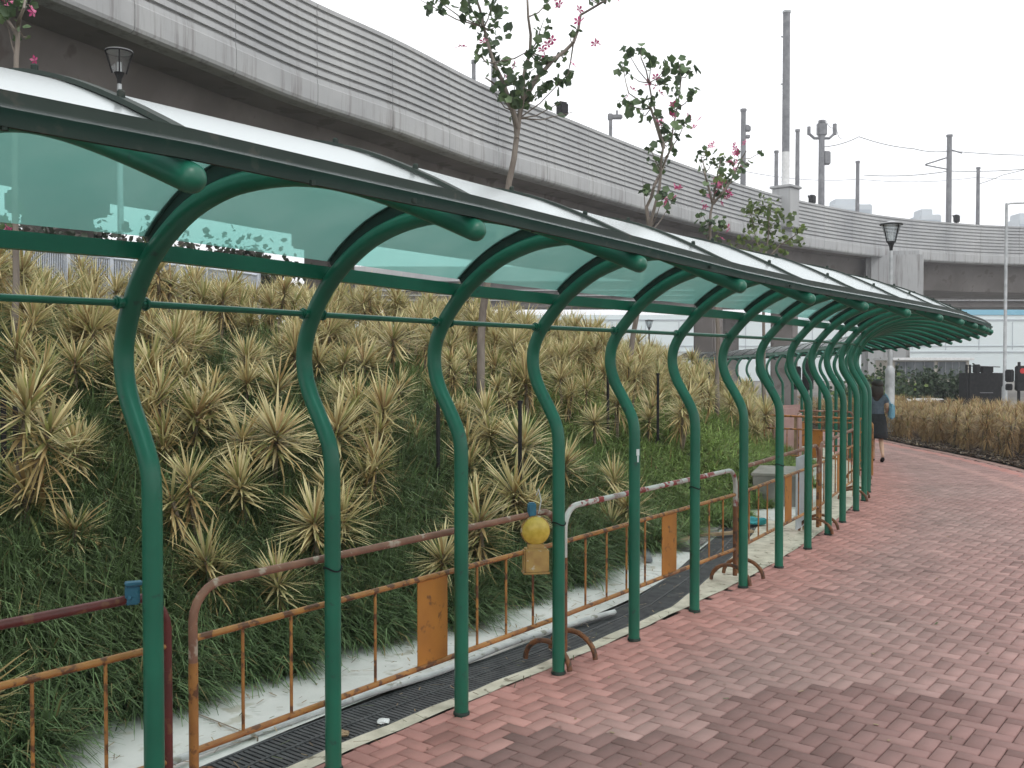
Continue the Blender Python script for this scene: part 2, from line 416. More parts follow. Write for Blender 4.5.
# mortar kerb, grating, concrete apron
def grate_t(s): return .20 + (.0 if s < 6 else .15 * (s - 6))
GEND = 10.6
sheet('kerb_strip', (-11, 37), lambda s: (.10, grate_t(min(s, GEND)) if s < GEND else .6), 2, lambda s, t, x, y: .006 + .004 * math.sin(s * 9), M['kerb'], ds=.2)
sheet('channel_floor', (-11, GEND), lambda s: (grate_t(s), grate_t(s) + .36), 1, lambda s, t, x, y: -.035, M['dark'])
sheet('concrete_apron', (-11, 30), lambda s: ((grate_t(s) + .36) if s < GEND else .6, edge_t(s) + .35), 3, lambda s, t, x, y: .004 + .010 * math.sin(s * 2.1 + t * 3), M['concrete'], ds=.3)
def grating():
    root = empty('drain_grating', P(2, .35)); tag(root, 'long dark slotted drain grating beside the green posts', 'drain grating')
    mb = MB(); bp = root.location
    s = -8.0
    while s < GEND - .1:
        a = P(s, grate_t(s) + .02, -.003); b_ = P(s, grate_t(s) + .34, -.003)
        p, an = at_s(s); tv = Vector((math.sin(an), math.cos(an), 0)) * .010
        dn = Vector((0, 0, -.02))
        vs = [a - tv, b_ - tv, b_ + tv, a + tv]; vs += [v + dn for v in vs]
        mb.add([v - bp for v in vs], [(0, 1, 2, 3), (0, 4, 5, 1), (1, 5, 6, 2), (2, 6, 7, 3), (3, 7, 4, 0)])
        s += .034
    mb.build('slat', M['grate'], root)
    mb = MB()
    for tt in (.015, .178, .345):
        ss = np.arange(-8, GEND, .25)
        for s0, s1 in zip(ss[:-1], ss[1:]):
            a0 = P(s0, grate_t(s0) + tt - .008, .001); a1 = P(s0, grate_t(s0) + tt + .008, .001); b0 = P(s1, grate_t(s1) + tt - .008, .001); b1 = P(s1, grate_t(s1) + tt + .008, .001)
            mb.add([a0 - bp, b0 - bp, b1 - bp, a1 - bp, a0 - bp - Vector((0, 0, .03)), b0 - bp - Vector((0, 0, .03)), b1 - bp - Vector((0, 0, .03)), a1 - bp - Vector((0, 0, .03))],
                   [(3, 2, 1, 0), (0, 1, 5, 4), (2, 3, 7, 6)])
    mb.build('edge_bar', M['grate'], root)
grating()
mb = MB(); pts = []
for s in np.arange(-3, 5.6, .12):
    t = grate_t(s) + .40 + .05 * math.sin(s * 1.3) + (.0 if s < 4.6 else -.22 * (s - 4.6))
    pts.append(P(s, t, .028 + .006 * math.sin(s * 5)))
mb.tube(pts, .02, 8)
tag(mb.build('hose', M['hose'], smooth=True), 'pale grey hose lying along the drain grating', 'hose')
# mound
sheet('planted_mound', (-11, 37), lambda s: (edge_t(s), edge_t(s) + 29), 60, lambda s, t, x, y: -.02 + mound(t - edge_t(s), x, y) + min(1, max(0, t - edge_t(s))) * mound_bump(x, y), M['soil'], ds=.5)
sheet('mulch_bed', (-11, 37), lambda s: (right_t(s) - .09, right_t(s) - 9), 24, lambda s, t, x, y: -.01 + .05 * random.random() + .02, M['mulch'], ds=.2)

# ------------------------------------------------------------------ canopy
PROF = [(0, -.03), (0, .4), (0, .9), (0, 1.3), (-.002, 1.44), (-.015, 1.52), (-.052, 1.60), (-.105, 1.69), (-.152, 1.77), (-.185, 1.86), (-.193, 1.95), (-.176, 2.04),
        (-.137, 2.135), (-.080, 2.23), (.0, 2.32), (.115, 2.405), (.268, 2.483), (.438, 2.53), (.60, 2.548), (.80, 2.545), (.98, 2.522), (1.15, 2.482), (1.32, 2.428), (1.50, 2.362), (1.65, 2.300)]
def rib_scale(i): return {0: 1.072, 1: .998, 2: 1.0, 3: .975, 4: .945}.get(i, 1.085 if i < 0 else .93)
def smooth_prof(pts, n=3):
    out = []
    P_ = [Vector(p) for p in pts]
    for i in range(len(P_) - 1):
        p0 = P_[max(i - 1, 0)]; p1 = P_[i]; p2 = P_[i + 1]; p3 = P_[min(i + 2, len(P_) - 1)]
        for k in range(n):
            f = k / n
            out.append(.5 * ((2 * p1) + (p2 - p0) * f + (2 * p0 - 5 * p1 + 4 * p2 - p3) * f * f + (-p0 + 3 * p1 - 3 * p2 + p3) * f ** 3))
    out.append(P_[-1]); return out
def dz(i): return float(np.interp(i, [-2, 0, 1, 2, 3, 4, 9, 10, 11, 12, 14, 16], [-.012, -.012, -.006, -.022, -.045, -.056, -.056, -.05, -.04, -.03, -.01, 0]))
SP = smooth_prof(PROF, 3)
def rib_pts(i, prof, off=0.0):
    """profile points in the plane of rib i; off pushes them outwards (up) from the tube"""
    bx, by = post[i]; a = R(ang[i]); sc = rib_scale(i); z0 = G(by); out = []
    for k, q in enumerate(prof):
        u, z = q
        if off > .05: off_ = off + float(np.interp(i, [1, 3, 5], [.038, .026, .016])) * math.sin(math.pi * min(max((u + .05) / 1.70, 0), 1)) ** .8
        else: off_ = off
        if off:
            qa = prof[max(k - 1, 0)]; qb = prof[min(k + 1, len(prof) - 1)]
            tx, tz = qb[0] - qa[0], qb[1] - qa[1]; l = math.hypot(tx, tz)
            u, z = u - tz / l * off_, z + tx / l * off_
        uu = u * (sc if u > .4 else 1) if u > .4 else u
        if u > .4: uu = .4 + (u - .4) * (sc * 1.65 - .4) / 1.25
        out.append(Vector((bx + math.cos(a) * uu, by - math.sin(a) * uu, z0 + z + dz(i) * min(max((q[1] - 2.0) / .25, 0), 1) * (1 - (.75 * math.sin(math.pi * min(max(q[0], 0), 1.5) / 1.5))))))
    return out
i_arch = next(k for k, q in enumerate(SP) if q[1] > 2.33)
ARCH = [tuple(q) for q in SP[i_arch:]]
def canopy():
    root = empty('covered_walkway', (post[4][0], post[4][1], 0))
    tag(root, 'long curving green glazed walkway canopy on S shaped steel posts', 'canopy')
    B = root.location
    for i in range(-3, LAST + 1):
        mb = MB(); pts = [p - B for p in rib_pts(i, SP)]
        # rounded end
        r = .0385; d = (pts[-1] - pts[-2]).normalized()
        rr = [r if k < len(pts) - 22 else r + (.031 - r) * (k - len(pts) + 22) / 21 for k in range(len(pts))]; r = .031
        for e in (.35, .6, .8, .93, 1.0):
            pts.append(pts[len(SP) - 1] + d * r * .9 * e); rr.append(max(.003, r * math.sqrt(max(0, 1 - e * e))))
        mb.tube(pts, rr, 16 if i < 16 else 10)
        rib = mb.build('post_rib', M['green'], root, smooth=True)
        # flange standing on the tube
        up = rib_pts(i, ARCH, .064); lo = rib_pts(i, ARCH, .030); a = R(ang[i]); tv = Vector((math.sin(a), math.cos(a), 0)) * .006
        mb = MB(); n = len(up)
        for k in range(n - 3):
            q = [lo[k] - tv, lo[k + 1] - tv, up[k + 1] - tv, up[k] - tv, lo[k] + tv, lo[k + 1] + tv, up[k + 1] + tv, up[k] + tv]
            mb.add([v - B for v in q], [(0, 1, 2, 3), (7, 6, 5, 4), (3, 2, 6, 7), (0, 4, 5, 1)])
        mb.build('flange', M['dkgreen'], rib)
        if i < 18:
            mb = MB(); b0 = Vector((post[i][0], post[i][1], G(post[i][1]) + .004)) - B
            mb.tube([b0, b0 + Vector((0, 0, .012)), b0 + Vector((0, 0, .016))], [.046, .045, .041], 14)
            mb.build('base_collar', M['dkgreen'], rib, smooth=True)
        # glazing bar above the glass
        up = rib_pts(i, ARCH, .079)[:-1]; lo = rib_pts(i, ARCH, .069)[:-1]; tv = tv * 3.2; n = len(up)
        mb = MB()
        for k in range(n - 1):
            q = [lo[k] - tv, lo[k + 1] - tv, up[k + 1] - tv * .8, up[k] - tv * .8, lo[k] + tv, lo[k + 1] + tv, up[k + 1] + tv * .8, up[k] + tv * .8]
            mb.add([v - B for v in q], [(0, 1, 2, 3), (7, 6, 5, 4), (3, 2, 6, 7), (0, 4, 5, 1)])
        for k in (0, n - 1):
            q = [lo[k] - tv, lo[k] + tv, up[k] + tv * .8, up[k] - tv * .8]; mb.add([v - B for v in q], [(0, 1, 2, 3)])
        gb = mb.build('glazing_bar', M['dkgreen'], root)
        if i < 14:
            for k in range(6, n - 2, 6):
                mb = MB(); mb.tube([up[k] - B - Vector((0, 0, .004)), up[k] - B + Vector((0, 0, .010)), up[k] - B + Vector((0, 0, .014))], [.009, .009, .006], 8)
                mb.build('bolt', M['dkgreen'], gb)
        # outstand lug joining fascia and rib
    # glass bays
    for i in range(-3, LAST):
        A = rib_pts(i, ARCH, .067); C = rib_pts(i + 1, ARCH, .067); V = []; Fc = []; n = len(A); nn = 5
        for k in range(n):
            for j in range(nn): V.append(A[k].lerp(C[k], j / (nn - 1)) - B)
        for k in range(n - 1):
            for j in range(nn - 1): a = k * nn + j; Fc.append((a, a + 1, a + nn + 1, a + nn))
        mesh_obj('glass_panel', V, Fc, M['glass'], root, smooth=True)
    def sweep(name, idx_u, idx_z, w, h, mat, ext=0):
        mb = MB(); secs = []
        for i in range(-3, LAST + 1):
            bx, by = post[i]; a = R(ang[i]); nrm = Vector((math.cos(a), -math.sin(a), 0))
            uu = idx_u(i); c = Vector((bx, by, G(by))) + nrm * uu + Vector((0, 0, idx_z(i))) - B
            secs.append([c - nrm * w / 2 - Vector((0, 0, h / 2)), c + nrm * w / 2 - Vector((0, 0, h / 2)), c + nrm * w / 2 + Vector((0, 0, h / 2)), c - nrm * w / 2 + Vector((0, 0, h / 2))])
        for s0, s1 in zip(secs[:-1], secs[1:]):
            mb.add(s0 + s1, [(0, 1, 5, 4), (1, 2, 6, 5), (2, 3, 7, 6), (3, 0, 4, 7)])
        mb.add(secs[0], [(3, 2, 1, 0)]); mb.add(secs[-1], [(0, 1, 2, 3)])
        return mb.build(name, mat, root)
    Lu = lambda i: 1.65 * rib_scale(i) - .0
    fs = sweep('fascia', lambda i: Lu(i) - .005, lambda i: 2.366 + dz(i), .012, .058, M['dkgreen'])
    sweep('fascia_lip', lambda i: Lu(i) - .03, lambda i: 2.394 + .004 + dz(i), .05, .004, M['dkgreen'])
    sweep('back_beam', lambda i: -.050, lambda i: 2.357 + dz(i), .045, .062, M['green'])
    # hanging lugs along the fascia
    for i in range(-3, 20):
        for f in (.33, .66):
            q = Vector(post[i]).lerp(Vector(post[i + 1]), f); a = R(ang[i]); c = Vector((q.x + math.cos(a) * (Lu(i) - .02), q.y - math.sin(a) * (Lu(i) - .02), G(q.y) + 2.331 + dz(i))) - B
            mb = MB(); mb.tube([c, c + Vector((0, 0, .012))], .007, 6); mb.build('fascia_bolt', M['dkgreen'], root)
    # tie rod with sleeves
    mb = MB(); pts = []
    for i in range(-3, 26):
        bx, by = post[i]; a = R(ang[i]); pts.append(Vector((bx - math.cos(a) * .13, by + math.sin(a) * .13, G(by) + 2.155 + .4 * dz(i))) - B)
    mb.tube(pts, .014, 8)
    for i, p in enumerate(pts):
        for sgn in (-1, 1):
            j = min(max(i + sgn, 0), len(pts) - 1)
            if j == i: continue
            dd = (pts[j] - p).normalized(); mb.tube([p + dd * .03, p + dd * .075], .021, 8); mb.tube([p + dd * .058, p + dd * .066], .028, 8)
    mb.build('tie_rod', M['green'], root, smooth=True)
    # sticker on one post
    p5 = Vector((post[5][0], post[5][1], 1.30)) - B
    mb = MB(); pts = []
    for sgn, zz, ww in ((0, .0, .30), (1, -.045, .16)):
        vs = []
        for k in range(5):
            th = R(-60) + (k / 4 - .5) * ww * 2.2
            for z_ in (-.022, .022): vs.append(p5 + Vector((math.cos(th) * .0397, math.sin(th) * .0397, zz + z_)))
        mb.add(vs, [(2 * k, 2 * k + 2, 2 * k + 3, 2 * k + 1) for k in range(4)])
    mb.build('sticker', M['white'], root)
canopy()

# ------------------------------------------------------------------ crowd barriers
def barrier(s0, s1, off, label, topmat, plate_at=.5, red=False, drop=0.0):
    a = P(s0, off); b = P(s1, off); L = (b - a).length; rz = math.atan2(b.y - a.y, b.x - a.x)
    root = empty('crowd_barrier', (a.x, a.y, a.z), rz); tag(root, label, 'barrier', 'crowd barriers along the posts')
    root.rotation_euler = (0, -math.atan2(b.z - a.z, L), rz)
    H = .985; r = .019; cr = .15; umat = M['maroon'] if topmat is M['maroon'] else M['footrust'] if red else M['yellow_rust']
    pts = [(r, 0, .66), (r, 0, H - cr)]
    for k in range(1, 7): t = math.pi / 2 * k / 6; pts.append((r + cr - cr * math.cos(t), 0, H - cr + cr * math.sin(t)))
    m = MB(); top = pts + [(L - x, y, z) for x, y, z in reversed(pts)]
    m.tube(top, r, 12); m.build('top_rail', topmat, root, smooth=True)
    m = MB(); m.tube([(r, 0, .06), (r, 0, .665)], r + .001, 12); m.build('upright', umat, root, smooth=True)
    m = MB(); m.tube([(L - r, 0, .06), (L - r, 0, .665)], r + .001, 12); m.build('upright', umat, root, smooth=True)
    m = MB(); m.tube([(r, 0, .765), (L - r, 0, .765)], .015, 10); m.build('mid_rail', M['yellow_rust'], root, smooth=True)
    m = MB(); m.tube([(r, 0, .29), (L - r, 0, .29)], .015, 10); m.build('bottom_rail', M['yellow_rust'], root, smooth=True)
    n = 10
    for k in range(1, n):
        x = L * k / n
        if abs(x - L * plate_at) < .2: continue
        m = MB(); m.tube([(x, 0, .29), (x, 0, .765)], .0075, 8); m.build('bar', M['yellow_rust'], root, smooth=True)
    m = MB(); m.box((L * plate_at, 0, .527), (.24, .006, .465)); m.build('plate', M['orange'], root)
    for x in (.12, L - .12):
        m = MB(); pts = []
        for k in range(13):
            t = math.pi * k / 12; pts.append((x + .03 * math.cos(t), .19 * math.cos(t), .018 + .15 * math.sin(t)))
        m.tube(pts, .017, 8); m.build('foot', M['footrust'], root, smooth=True)
    if red:
        wr = noisy('worn_red', (.30, .04, .035), (.22, .03, .025), 10, rough=.5, c3=(.5, .47, .44), s3=16, f3=.50)
        for k in range(0, 8, 2):
            x0 = .2 + (L - .4) * k / 8
            m = MB(); m.tube([(x0, 0, H), (x0 + (L - .4) / 8, 0, H)], r + .0012, 12); m.build('red_band', wr, root, smooth=True)
    return root
whiterail = noisy('worn_white_red', (.55, .53, .50), (.42, .38, .36), 8, rough=.5, c3=(.26, .04, .035), s3=8, f3=.56)
barrier(-1.75, 1.17, .13, 'crowd barrier with dark maroon top rail at the left edge', M['maroon'], .35)
barrier(1.26, 4.20, .13, 'rusty topped crowd barrier carrying the amber warning lamp', M['rust_top'], .56)
barrier(4.26, 7.18, .13, 'crowd barrier with worn red and white top rail', whiterail, .54, red=True)
barrier(7.26, 10.12, .13, 'rusty crowd barrier behind the eighth and ninth green posts with narrow orange plate', M['rust_top'], .56)
barrier(10.2, 13.0, .13, 'farther rusty barrier where the green posts bunch together', M['rust_top'], .5)
barrier(13.1, 15.9, .13, 'last rusty barrier of the row, nearest the walking woman', M['yellow_rust'], .5)
def barrier_xy(a, b, label, mat):
    L = math.hypot(b[0] - a[0], b[1] - a[1])
    root = empty('crowd_barrier', (a[0], a[1], G(a[1])), math.atan2(b[1] - a[1], b[0] - a[0])); tag(root, label, 'barrier', 'barriers standing in the works area')
    for nm, pts, r, mt in (('top_rail', [(0, 0, .6), (0, 0, .9), (.05, 0, .97), (.15, 0, .99), (L - .15, 0, .99), (L - .05, 0, .97), (L, 0, .9), (L, 0, .6)], .02, mat), ('upright', [(0, 0, .04), (0, 0, .6)], .02, M['yellow_rust']),
                           ('upright', [(L, 0, .04), (L, 0, .6)], .02, M['yellow_rust']), ('mid_rail', [(0, 0, .76), (L, 0, .76)], .015, M['yellow_rust']), ('bottom_rail', [(0, 0, .28), (L, 0, .28)], .015, M['yellow_rust'])):
        m = MB(); m.tube(pts, r, 8); m.build(nm, mt, root, smooth=True)
    for k in range(1, 9):
        m = MB(); m.tube([(L * k / 9, 0, .28), (L * k / 9, 0, .76)], .008, 6); m.build('bar', M['yellow_rust'], root)
    m = MB(); m.box((L * .5, 0, .52), (.22, .006, .46)); m.build('plate', M['orange'], root)
barrier_xy((4.6, 18.2), (6.1, 16.9), 'orange barrier across the works area seen between the posts', M['yellow_rust'])
barrier_xy((5.1, 20.6), (6.9, 20.2), 'orange barrier behind the others, farthest in the works area', M['rust_top'])
# tie wires where barriers are lashed to posts
for i, z in ((2, .955), (4, .93), (6, .955), (8, .96)):
    m = MB(); bx, by = post[i]; a = R(ang[i])
    pts = [(bx + .042 * math.cos(t) - .0 * math.cos(a), by + .042 * math.sin(t), z + .01 * math.sin(2 * t)) for t in np.linspace(0, 2 * math.pi, 17)]
    m.tube(pts, .004, 6)
    tag(m.build('tie_wire', M['black'], smooth=True), 'dark wire lashing tied round the %s green post from the left' % {2: 'second', 4: 'fourth', 6: 'sixth', 8: 'eighth'}[i], 'wire', 'lashings on the posts')

# warning lamp hanging on barrier
def warning_lamp():
    p = P(3.88, .10); root = empty('warning_lamp', (p.x, p.y, p.z)); root.rotation_euler = (0, 0, R(8))
    tag(root, 'amber round warning lamp with yellow battery case hung on barrier rail', 'warning lamp')
    z = .985
    m = MB(); m.box((0, -.035, z - .27), (.155, .09, .15), bev=.012); m.box((0, -.035, z - .343), (.165, .095, .012), bev=.004); m.box((0, -.035, z - .185), (.10, .06, .03), bev=.006); m.build('battery_case', M['lampbody'], root, smooth=True)
    m = MB(); m.tube([(0, .005, z - .09), (0, -.01, z - .09), (0, -.05, z - .09), (0, -.068, z - .09), (0, -.074, z - .09)], [.070, .084, .084, .06, .02], 24); m.build('lens', M['amber'], root, smooth=True)
    m = MB(); m.tube([(.086 * math.cos(t), -.03, z - .09 + .086 * math.sin(t)) for t in np.linspace(0, 2 * math.pi, 25)], .006, 8); m.build('lens_rim', M['lampbody'], root, smooth=True)
    m = MB(); m.box((-.02, -.012, z + .035), (.05, .055, .085), bev=.008); m.tube([(-.02, -.03, z), (-.02, .03, z - .02)], .012, 8); m.build('hook_clamp', M['blue'], root, smooth=True)
    m = MB(); m.tube([(.02, -.02, z + .01), (.035, -.03, z + .09), (.02, -.02, z + .16), (.01, .0, z + .12)], .004, 6); m.build('strap', M['hose'], root)
warning_lamp()
p = P(.99, .13); root = empty('plastic_clamp', (p.x, p.y, p.z)); tag(root, 'small bright blue plastic clamp on the maroon top rail', 'clamp')
m = MB(); m.box((0, 0, 1.005), (.055, .045, .075), rz=.4, bev=.006); m.box((.005, 0, 1.05), (.065, .05, .012), rz=.4, bev=.003); m.build('clamp_body', M['blue'], root, smooth=True)
m = MB(); m.tube([(.0, -.03, 1.0), (.0, .03, .98)], .008, 8); m.build('clamp_pin', M['blue'], root)

# ------------------------------------------------------------------ vegetation
def leaf_strips(specs):
    """specs: list of (origin, dir, length, width, droop, color0, color1) -> arrays"""
    Vs = []; Qs = []; Cs = []; k = 0
    for (o, d, L, w, dr, c0, c1) in specs:
        d = Vector(d).normalized(); side = d.cross(Vector((0, 0, 1)))
        if side.length < .05: side = Vector((1, 0, 0))
        side.normalize(); n = 4; p = Vector(o); dd = d.copy()
        for i in range(n + 1):
            f = i / n; ww = w * (.55 + .9 * f if f < .5 else 1.0 * (1 - f) * 2 + .05) * .5
            Vs += [tuple(p - side * ww), tuple(p + side * ww)]
            cc = [c0[q] * (1 - f) + c1[q] * f for q in range(3)]; Cs += [(*cc, 1)] * 2
            p = p + dd * (L / n); dd = (dd + Vector((0, 0, -dr))).normalized()
        for i in range(n): a = k + 2 * i; Qs.append((a, a + 1, a + 3, a + 2))
        k += 2 * (n + 1)
    return Vs, Qs, Cs
CREAM = (.74, .68, .38); TAN = (.54, .42, .19); BROWN = (.24, .14, .065); GREEN = (.17, .24, .08); OLIVE = (.38, .40, .15)
def plant_leaves(seed, H, R0, brown=.2, nl=80, heads=1, drooping=10):
    rd = random.Random(seed); sp = []; stems = []
    for h in range(heads):
        hx = (0, 0) if h == 0 else (rd.uniform(-.13, .13), rd.uniform(-.13, .13)); hh = H * (1 if h == 0 else rd.uniform(.55, .85))
        stems.append((hx, hh))
        for i in range(nl if h == 0 else int(nl * .7)):
            f = i / nl; az = rd.uniform(0, 2 * math.pi); el = math.asin(rd.uniform(-.42, .93))
            d = (math.cos(az) * math.cos(el), math.sin(az) * math.cos(el), math.sin(el))
            z = hh - .16 * (1 - max(0, math.sin(el))) * rd.random()
            c = rd.random()
            if c < brown: c0, c1 = BROWN, TAN
            elif c < .55: c0, c1 = TAN, CREAM
            elif c < .80: c0, c1 = OLIVE, CREAM
            else: c0, c1 = GREEN, OLIVE
            v = rd.uniform(.75, 1.15); c0 = [(q * .68 + w_ * .32) * v * .85 for q, w_ in zip(c0, BROWN)]; c1 = [q * v for q in c1]
            sp.append(((hx[0], hx[1], z), d, R0 * rd.uniform(.72, 1.12) * (1.0 if el > 0 else .9), rd.uniform(.012, .021), rd.choice((.0, .015, .03, .05, .10)), c0, c1))
        for i in range(drooping):
            az = rd.uniform(0, 2 * math.pi); el = R(rd.uniform(-70, 5))
            d = (math.cos(az) * math.cos(el), math.sin(az) * math.cos(el), math.sin(el))
            c0, c1 = (BROWN, TAN) if rd.random() < .5 else (TAN, TAN)
            sp.append(((hx[0], hx[1], hh - rd.uniform(.1, .4) * H), d, R0 * rd.uniform(.7, 1.1), rd.uniform(.012, .018), rd.uniform(.2, .4), c0, c1))
    return sp, stems
variants = []
def make_variant(seed, H, R0, **kw):
    sp, stems = plant_leaves(seed, H, R0, **kw)
    V, Q, C = leaf_strips(sp); me = fast_mesh('leaf_rosette', V, Q, C, M['leaf'])
    mb = MB()
    for (hx, hh) in stems: mb.tube([(0, 0, -.08), (hx[0] * .5 + .01, hx[1] * .5, hh * .4), (hx[0], hx[1], hh + .02)], [.020, .018, .014], 6)
    sme = bpy.data.meshes.new('stem'); sme.from_pydata([tuple(v) for v in mb.v], [], mb.f); sme.materials.append(M['stem'])
    return (me, sme, np.array(V), np.array(Q), np.array(C))
for k in range(7): variants.append(make_variant(10 + k, [.46, .58, .38, .52, .70, .34, .50][k], [.33, .34, .29, .34, .30, .28, .36][k], heads=1 + (k % 3 == 1), nl=(150, 135, 120, 155, 110, 115, 165)[k], brown=.12 + .10 * (k % 3), drooping=(6, 14, 3, 8, 22, 2, 10)[k]))
_keep = (CREAM, TAN, OLIVE); CREAM = (.56, .44, .22); TAN = (.42, .28, .13); OLIVE = (.34, .29, .12)
brownv = [make_variant(50 + k, [.76, .84, .64, .78][k], .29, nl=76, heads=2, brown=.46, drooping=40) for k in range(4)]

CREAM, TAN, OLIVE = _keep
def place_plants(cands, vs, label, group, stuffname, stufflabel, maxn):
    cands.sort(key=lambda c: c[0])
    for c in cands[:maxn]:
        _, pos, k, rz, sc, tilt = c
        me, sme = vs[k][0], vs[k][1]
        root = empty('spiky_plant', pos, rz); root.scale = (sc, sc, sc); root.rotation_euler = (tilt[0], tilt[1], rz); tag(root, label, 'plant', group)
        link_me('leaf_rosette', me, root); link_me('stem', sme, root)
    rest = cands[maxn:]
    if rest:
        Vs = []; Qs = []; Cs = []; off = 0
        for c in rest:
            _, pos, k, rz, sc, tilt = c
            V, Q, C = vs[k][2:5]; mt = Matrix.Rotation(rz, 3, 'Z'); A = np.array(mt)
            Vs.append(V @ A.T * sc + np.array(pos)); Qs.append(Q + off); Cs.append(C); off += len(V)
        me = fast_mesh(stuffname, np.concatenate(Vs), np.concatenate(Qs), np.concatenate(Cs), M['leaf'])
        tag(link_me(stuffname, me), stufflabel, 'plants', kind='stuff')
cands = []
s = -6.0
while s < 40:
    t = edge_t(s) + .22
    while t < edge_t(s) + 11.5:
        if t > edge_t(s) + .2:
            ss = s + random.uniform(-.27, .27); tt = t + random.uniform(-.24, .24)
            p = P(ss, tt); mm = tt - edge_t(ss); p.z += mound(mm, p.x, p.y) - .02
            px = 512 + F * p.x / max(p.y, .1)
            keep = random.random() < (.97 if mm > 1.4 else .72)
            if 8.5 < ss < 15 and mm < 1.0: keep = False
            if tt > 9.4 or (tt > 8.4 and random.random() < .5): keep = False
            if 15 < ss and mm < .6: keep = False
            if keep and p.y > 2.5 and -120 < px < 900:
                k = random.randrange(len(variants))
                cands.append((p.y, p, k, random.uniform(0, 6.28), random.choice((.78, .92, 1.0, 1.06, 1.14, 1.26)) * random.uniform(.94, 1.06), (random.uniform(-.2, .2), random.uniform(-.12, .12))))
        t += .52
    s += .54
print('LEFT PLANTS', len(cands))
place_plants(cands, variants, 'variegated cream and green spiky leaved plant growing on the grassy mound', 'spiky plants on the mound', 'far_spiky_plants', 'dense spiky plants covering the far part of the mound', 212)
cands = []
s = 8.0
while s < 36:
    t = right_t(s) - .62
    while t > right_t(s) - 5.5:
        ss = s + random.uniform(-.2, .2); tt = t + random.uniform(-.16, .16)
        p = P(ss, tt); p.z += .02
        px = 512 + F * p.x / max(p.y, .1)
        if px < 1120 and p.y > 12 and px > 800: cands.append((p.y, p, random.randrange(4), random.uniform(0, 6.28), random.uniform(.8, 1.05), (random.uniform(-.1, .1), random.uniform(-.1, .1))))
        t -= .40
    s += .42
print('RIGHT PLANTS', len(cands))
place_plants(cands, brownv, 'dry brownish spiky plant in the mulch bed right of the path', 'dry plants in the mulch bed', 'far_dry_plants', 'mass of dry spiky plants at the back of the mulch bed', 86)

def grass():
    n_t = 0; Vs = []; Cs = []; base = []
    # tuft positions in (s, m)
    tufts = []
    for _ in range(34000):
        s = rng.uniform(-6, 30); m = rng.gamma(1.15, 2.3) - .10 - .13 * math.sin(s * 2.3) * math.sin(s * .9 + 1) - .10 * math.sin(s * 7.1)
        if m > 10: continue
        p = P(s, edge_t(s) + m)
        if p.y < 2.5: continue
        px = 512 + F * p.x / p.y
        if px < -60 or px > 900: continue
        if rng.random() > min(1, 9.0 / p.y) : continue
        tufts.append((p.x, p.y, p.z + mound(m, p.x, p.y) - .02 + (.02 if m < 0 else 0), m, s, at_s(s)[1]))
    print('TUFTS', len(tufts))
    tufts = np.array(tufts)
    nb = 24
    n = len(tufts) * nb
    T0 = np.repeat(tufts, nb, axis=0)
    az = rng.uniform(0, 2 * np.pi, n); el = np.radians(rng.uniform(35, 88, n)); L = rng.uniform(.22, .52, n) * np.where(T0[:, 1] > 12, .75, 1.0)
    # far part is mown shorter
    L *= np.where(T0[:, 4] > 8.5, .6, 1.0)
    rr = rng.uniform(0, .11, n); pa = rng.uniform(0, 2 * np.pi, n)
    O = np.stack([T0[:, 0] + rr * np.cos(pa), T0[:, 1] + rr * np.sin(pa), T0[:, 2] - .01], 1)
    d = np.stack([np.cos(az) * np.cos(el), np.sin(az) * np.cos(el), np.sin(el)], 1)
    # the grass hangs downhill, towards the apron
    k_ = np.clip(1.1 - np.clip(T0[:, 3], 0, 9) * .18, .25, 1.0) * rng.uniform(.2, 1.1, n) * .75
    d[:, 0] += np.cos(T0[:, 5]) * k_; d[:, 1] -= np.sin(T0[:, 5]) * k_; d /= np.linalg.norm(d, axis=1)[:, None]
    side = np.cross(d, np.array((0, 0, 1.0))); side /= (np.linalg.norm(side, axis=1)[:, None] + 1e-6)
    w = rng.uniform(.0028, .0055, n) * (1 + np.clip(T0[:, 1] - 6, 0, 14) * .12)
    dr = rng.uniform(.3, .8, n)
    pos = O.copy(); dd = d.copy(); V = np.zeros((n, 4, 2, 3), np.float32)
    for i, f in enumerate((1, 1.1, .8, .12)):
        V[:, i, 0] = pos - side * (w * f)[:, None]; V[:, i, 1] = pos + side * (w * f)[:, None]
        pos = pos + dd * (L / 3)[:, None]; dd[:, 2] -= dr; dd /= np.linalg.norm(dd, axis=1)[:, None]
    base = np.arange(n) * 8
    Q = np.stack([np.stack([base + 2 * i, base + 2 * i + 1, base + 2 * i + 3, base + 2 * i + 2], 1) for i in range(3)], 1).reshape(-1, 4)
    c = np.array((.112, .172, .072)) * rng.uniform(.55, 1.25, n)[:, None]
    tn = np.repeat(rng.uniform(.7, 1.3, len(tufts)), nb); c *= tn[:, None]
    far = np.clip((T0[:, 4] - 7) / 5, 0, 1)[:, None]; c = c * (1 - far) + c * np.array((1.8, 1.7, 1.1)) * far
    dry = rng.random(n) < .05; c[dry] = np.array((.22, .18, .08))
    C = np.ones((n, 4, 2, 4), np.float32)
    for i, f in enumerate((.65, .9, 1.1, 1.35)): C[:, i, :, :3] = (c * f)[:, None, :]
    me = fast_mesh('grass', V.reshape(-1, 3), Q, C.reshape(-1, 4), M['grass'])
    tag(link_me('grass', me), 'long dark green grass covering the mound', 'grass', kind='stuff')
grass()
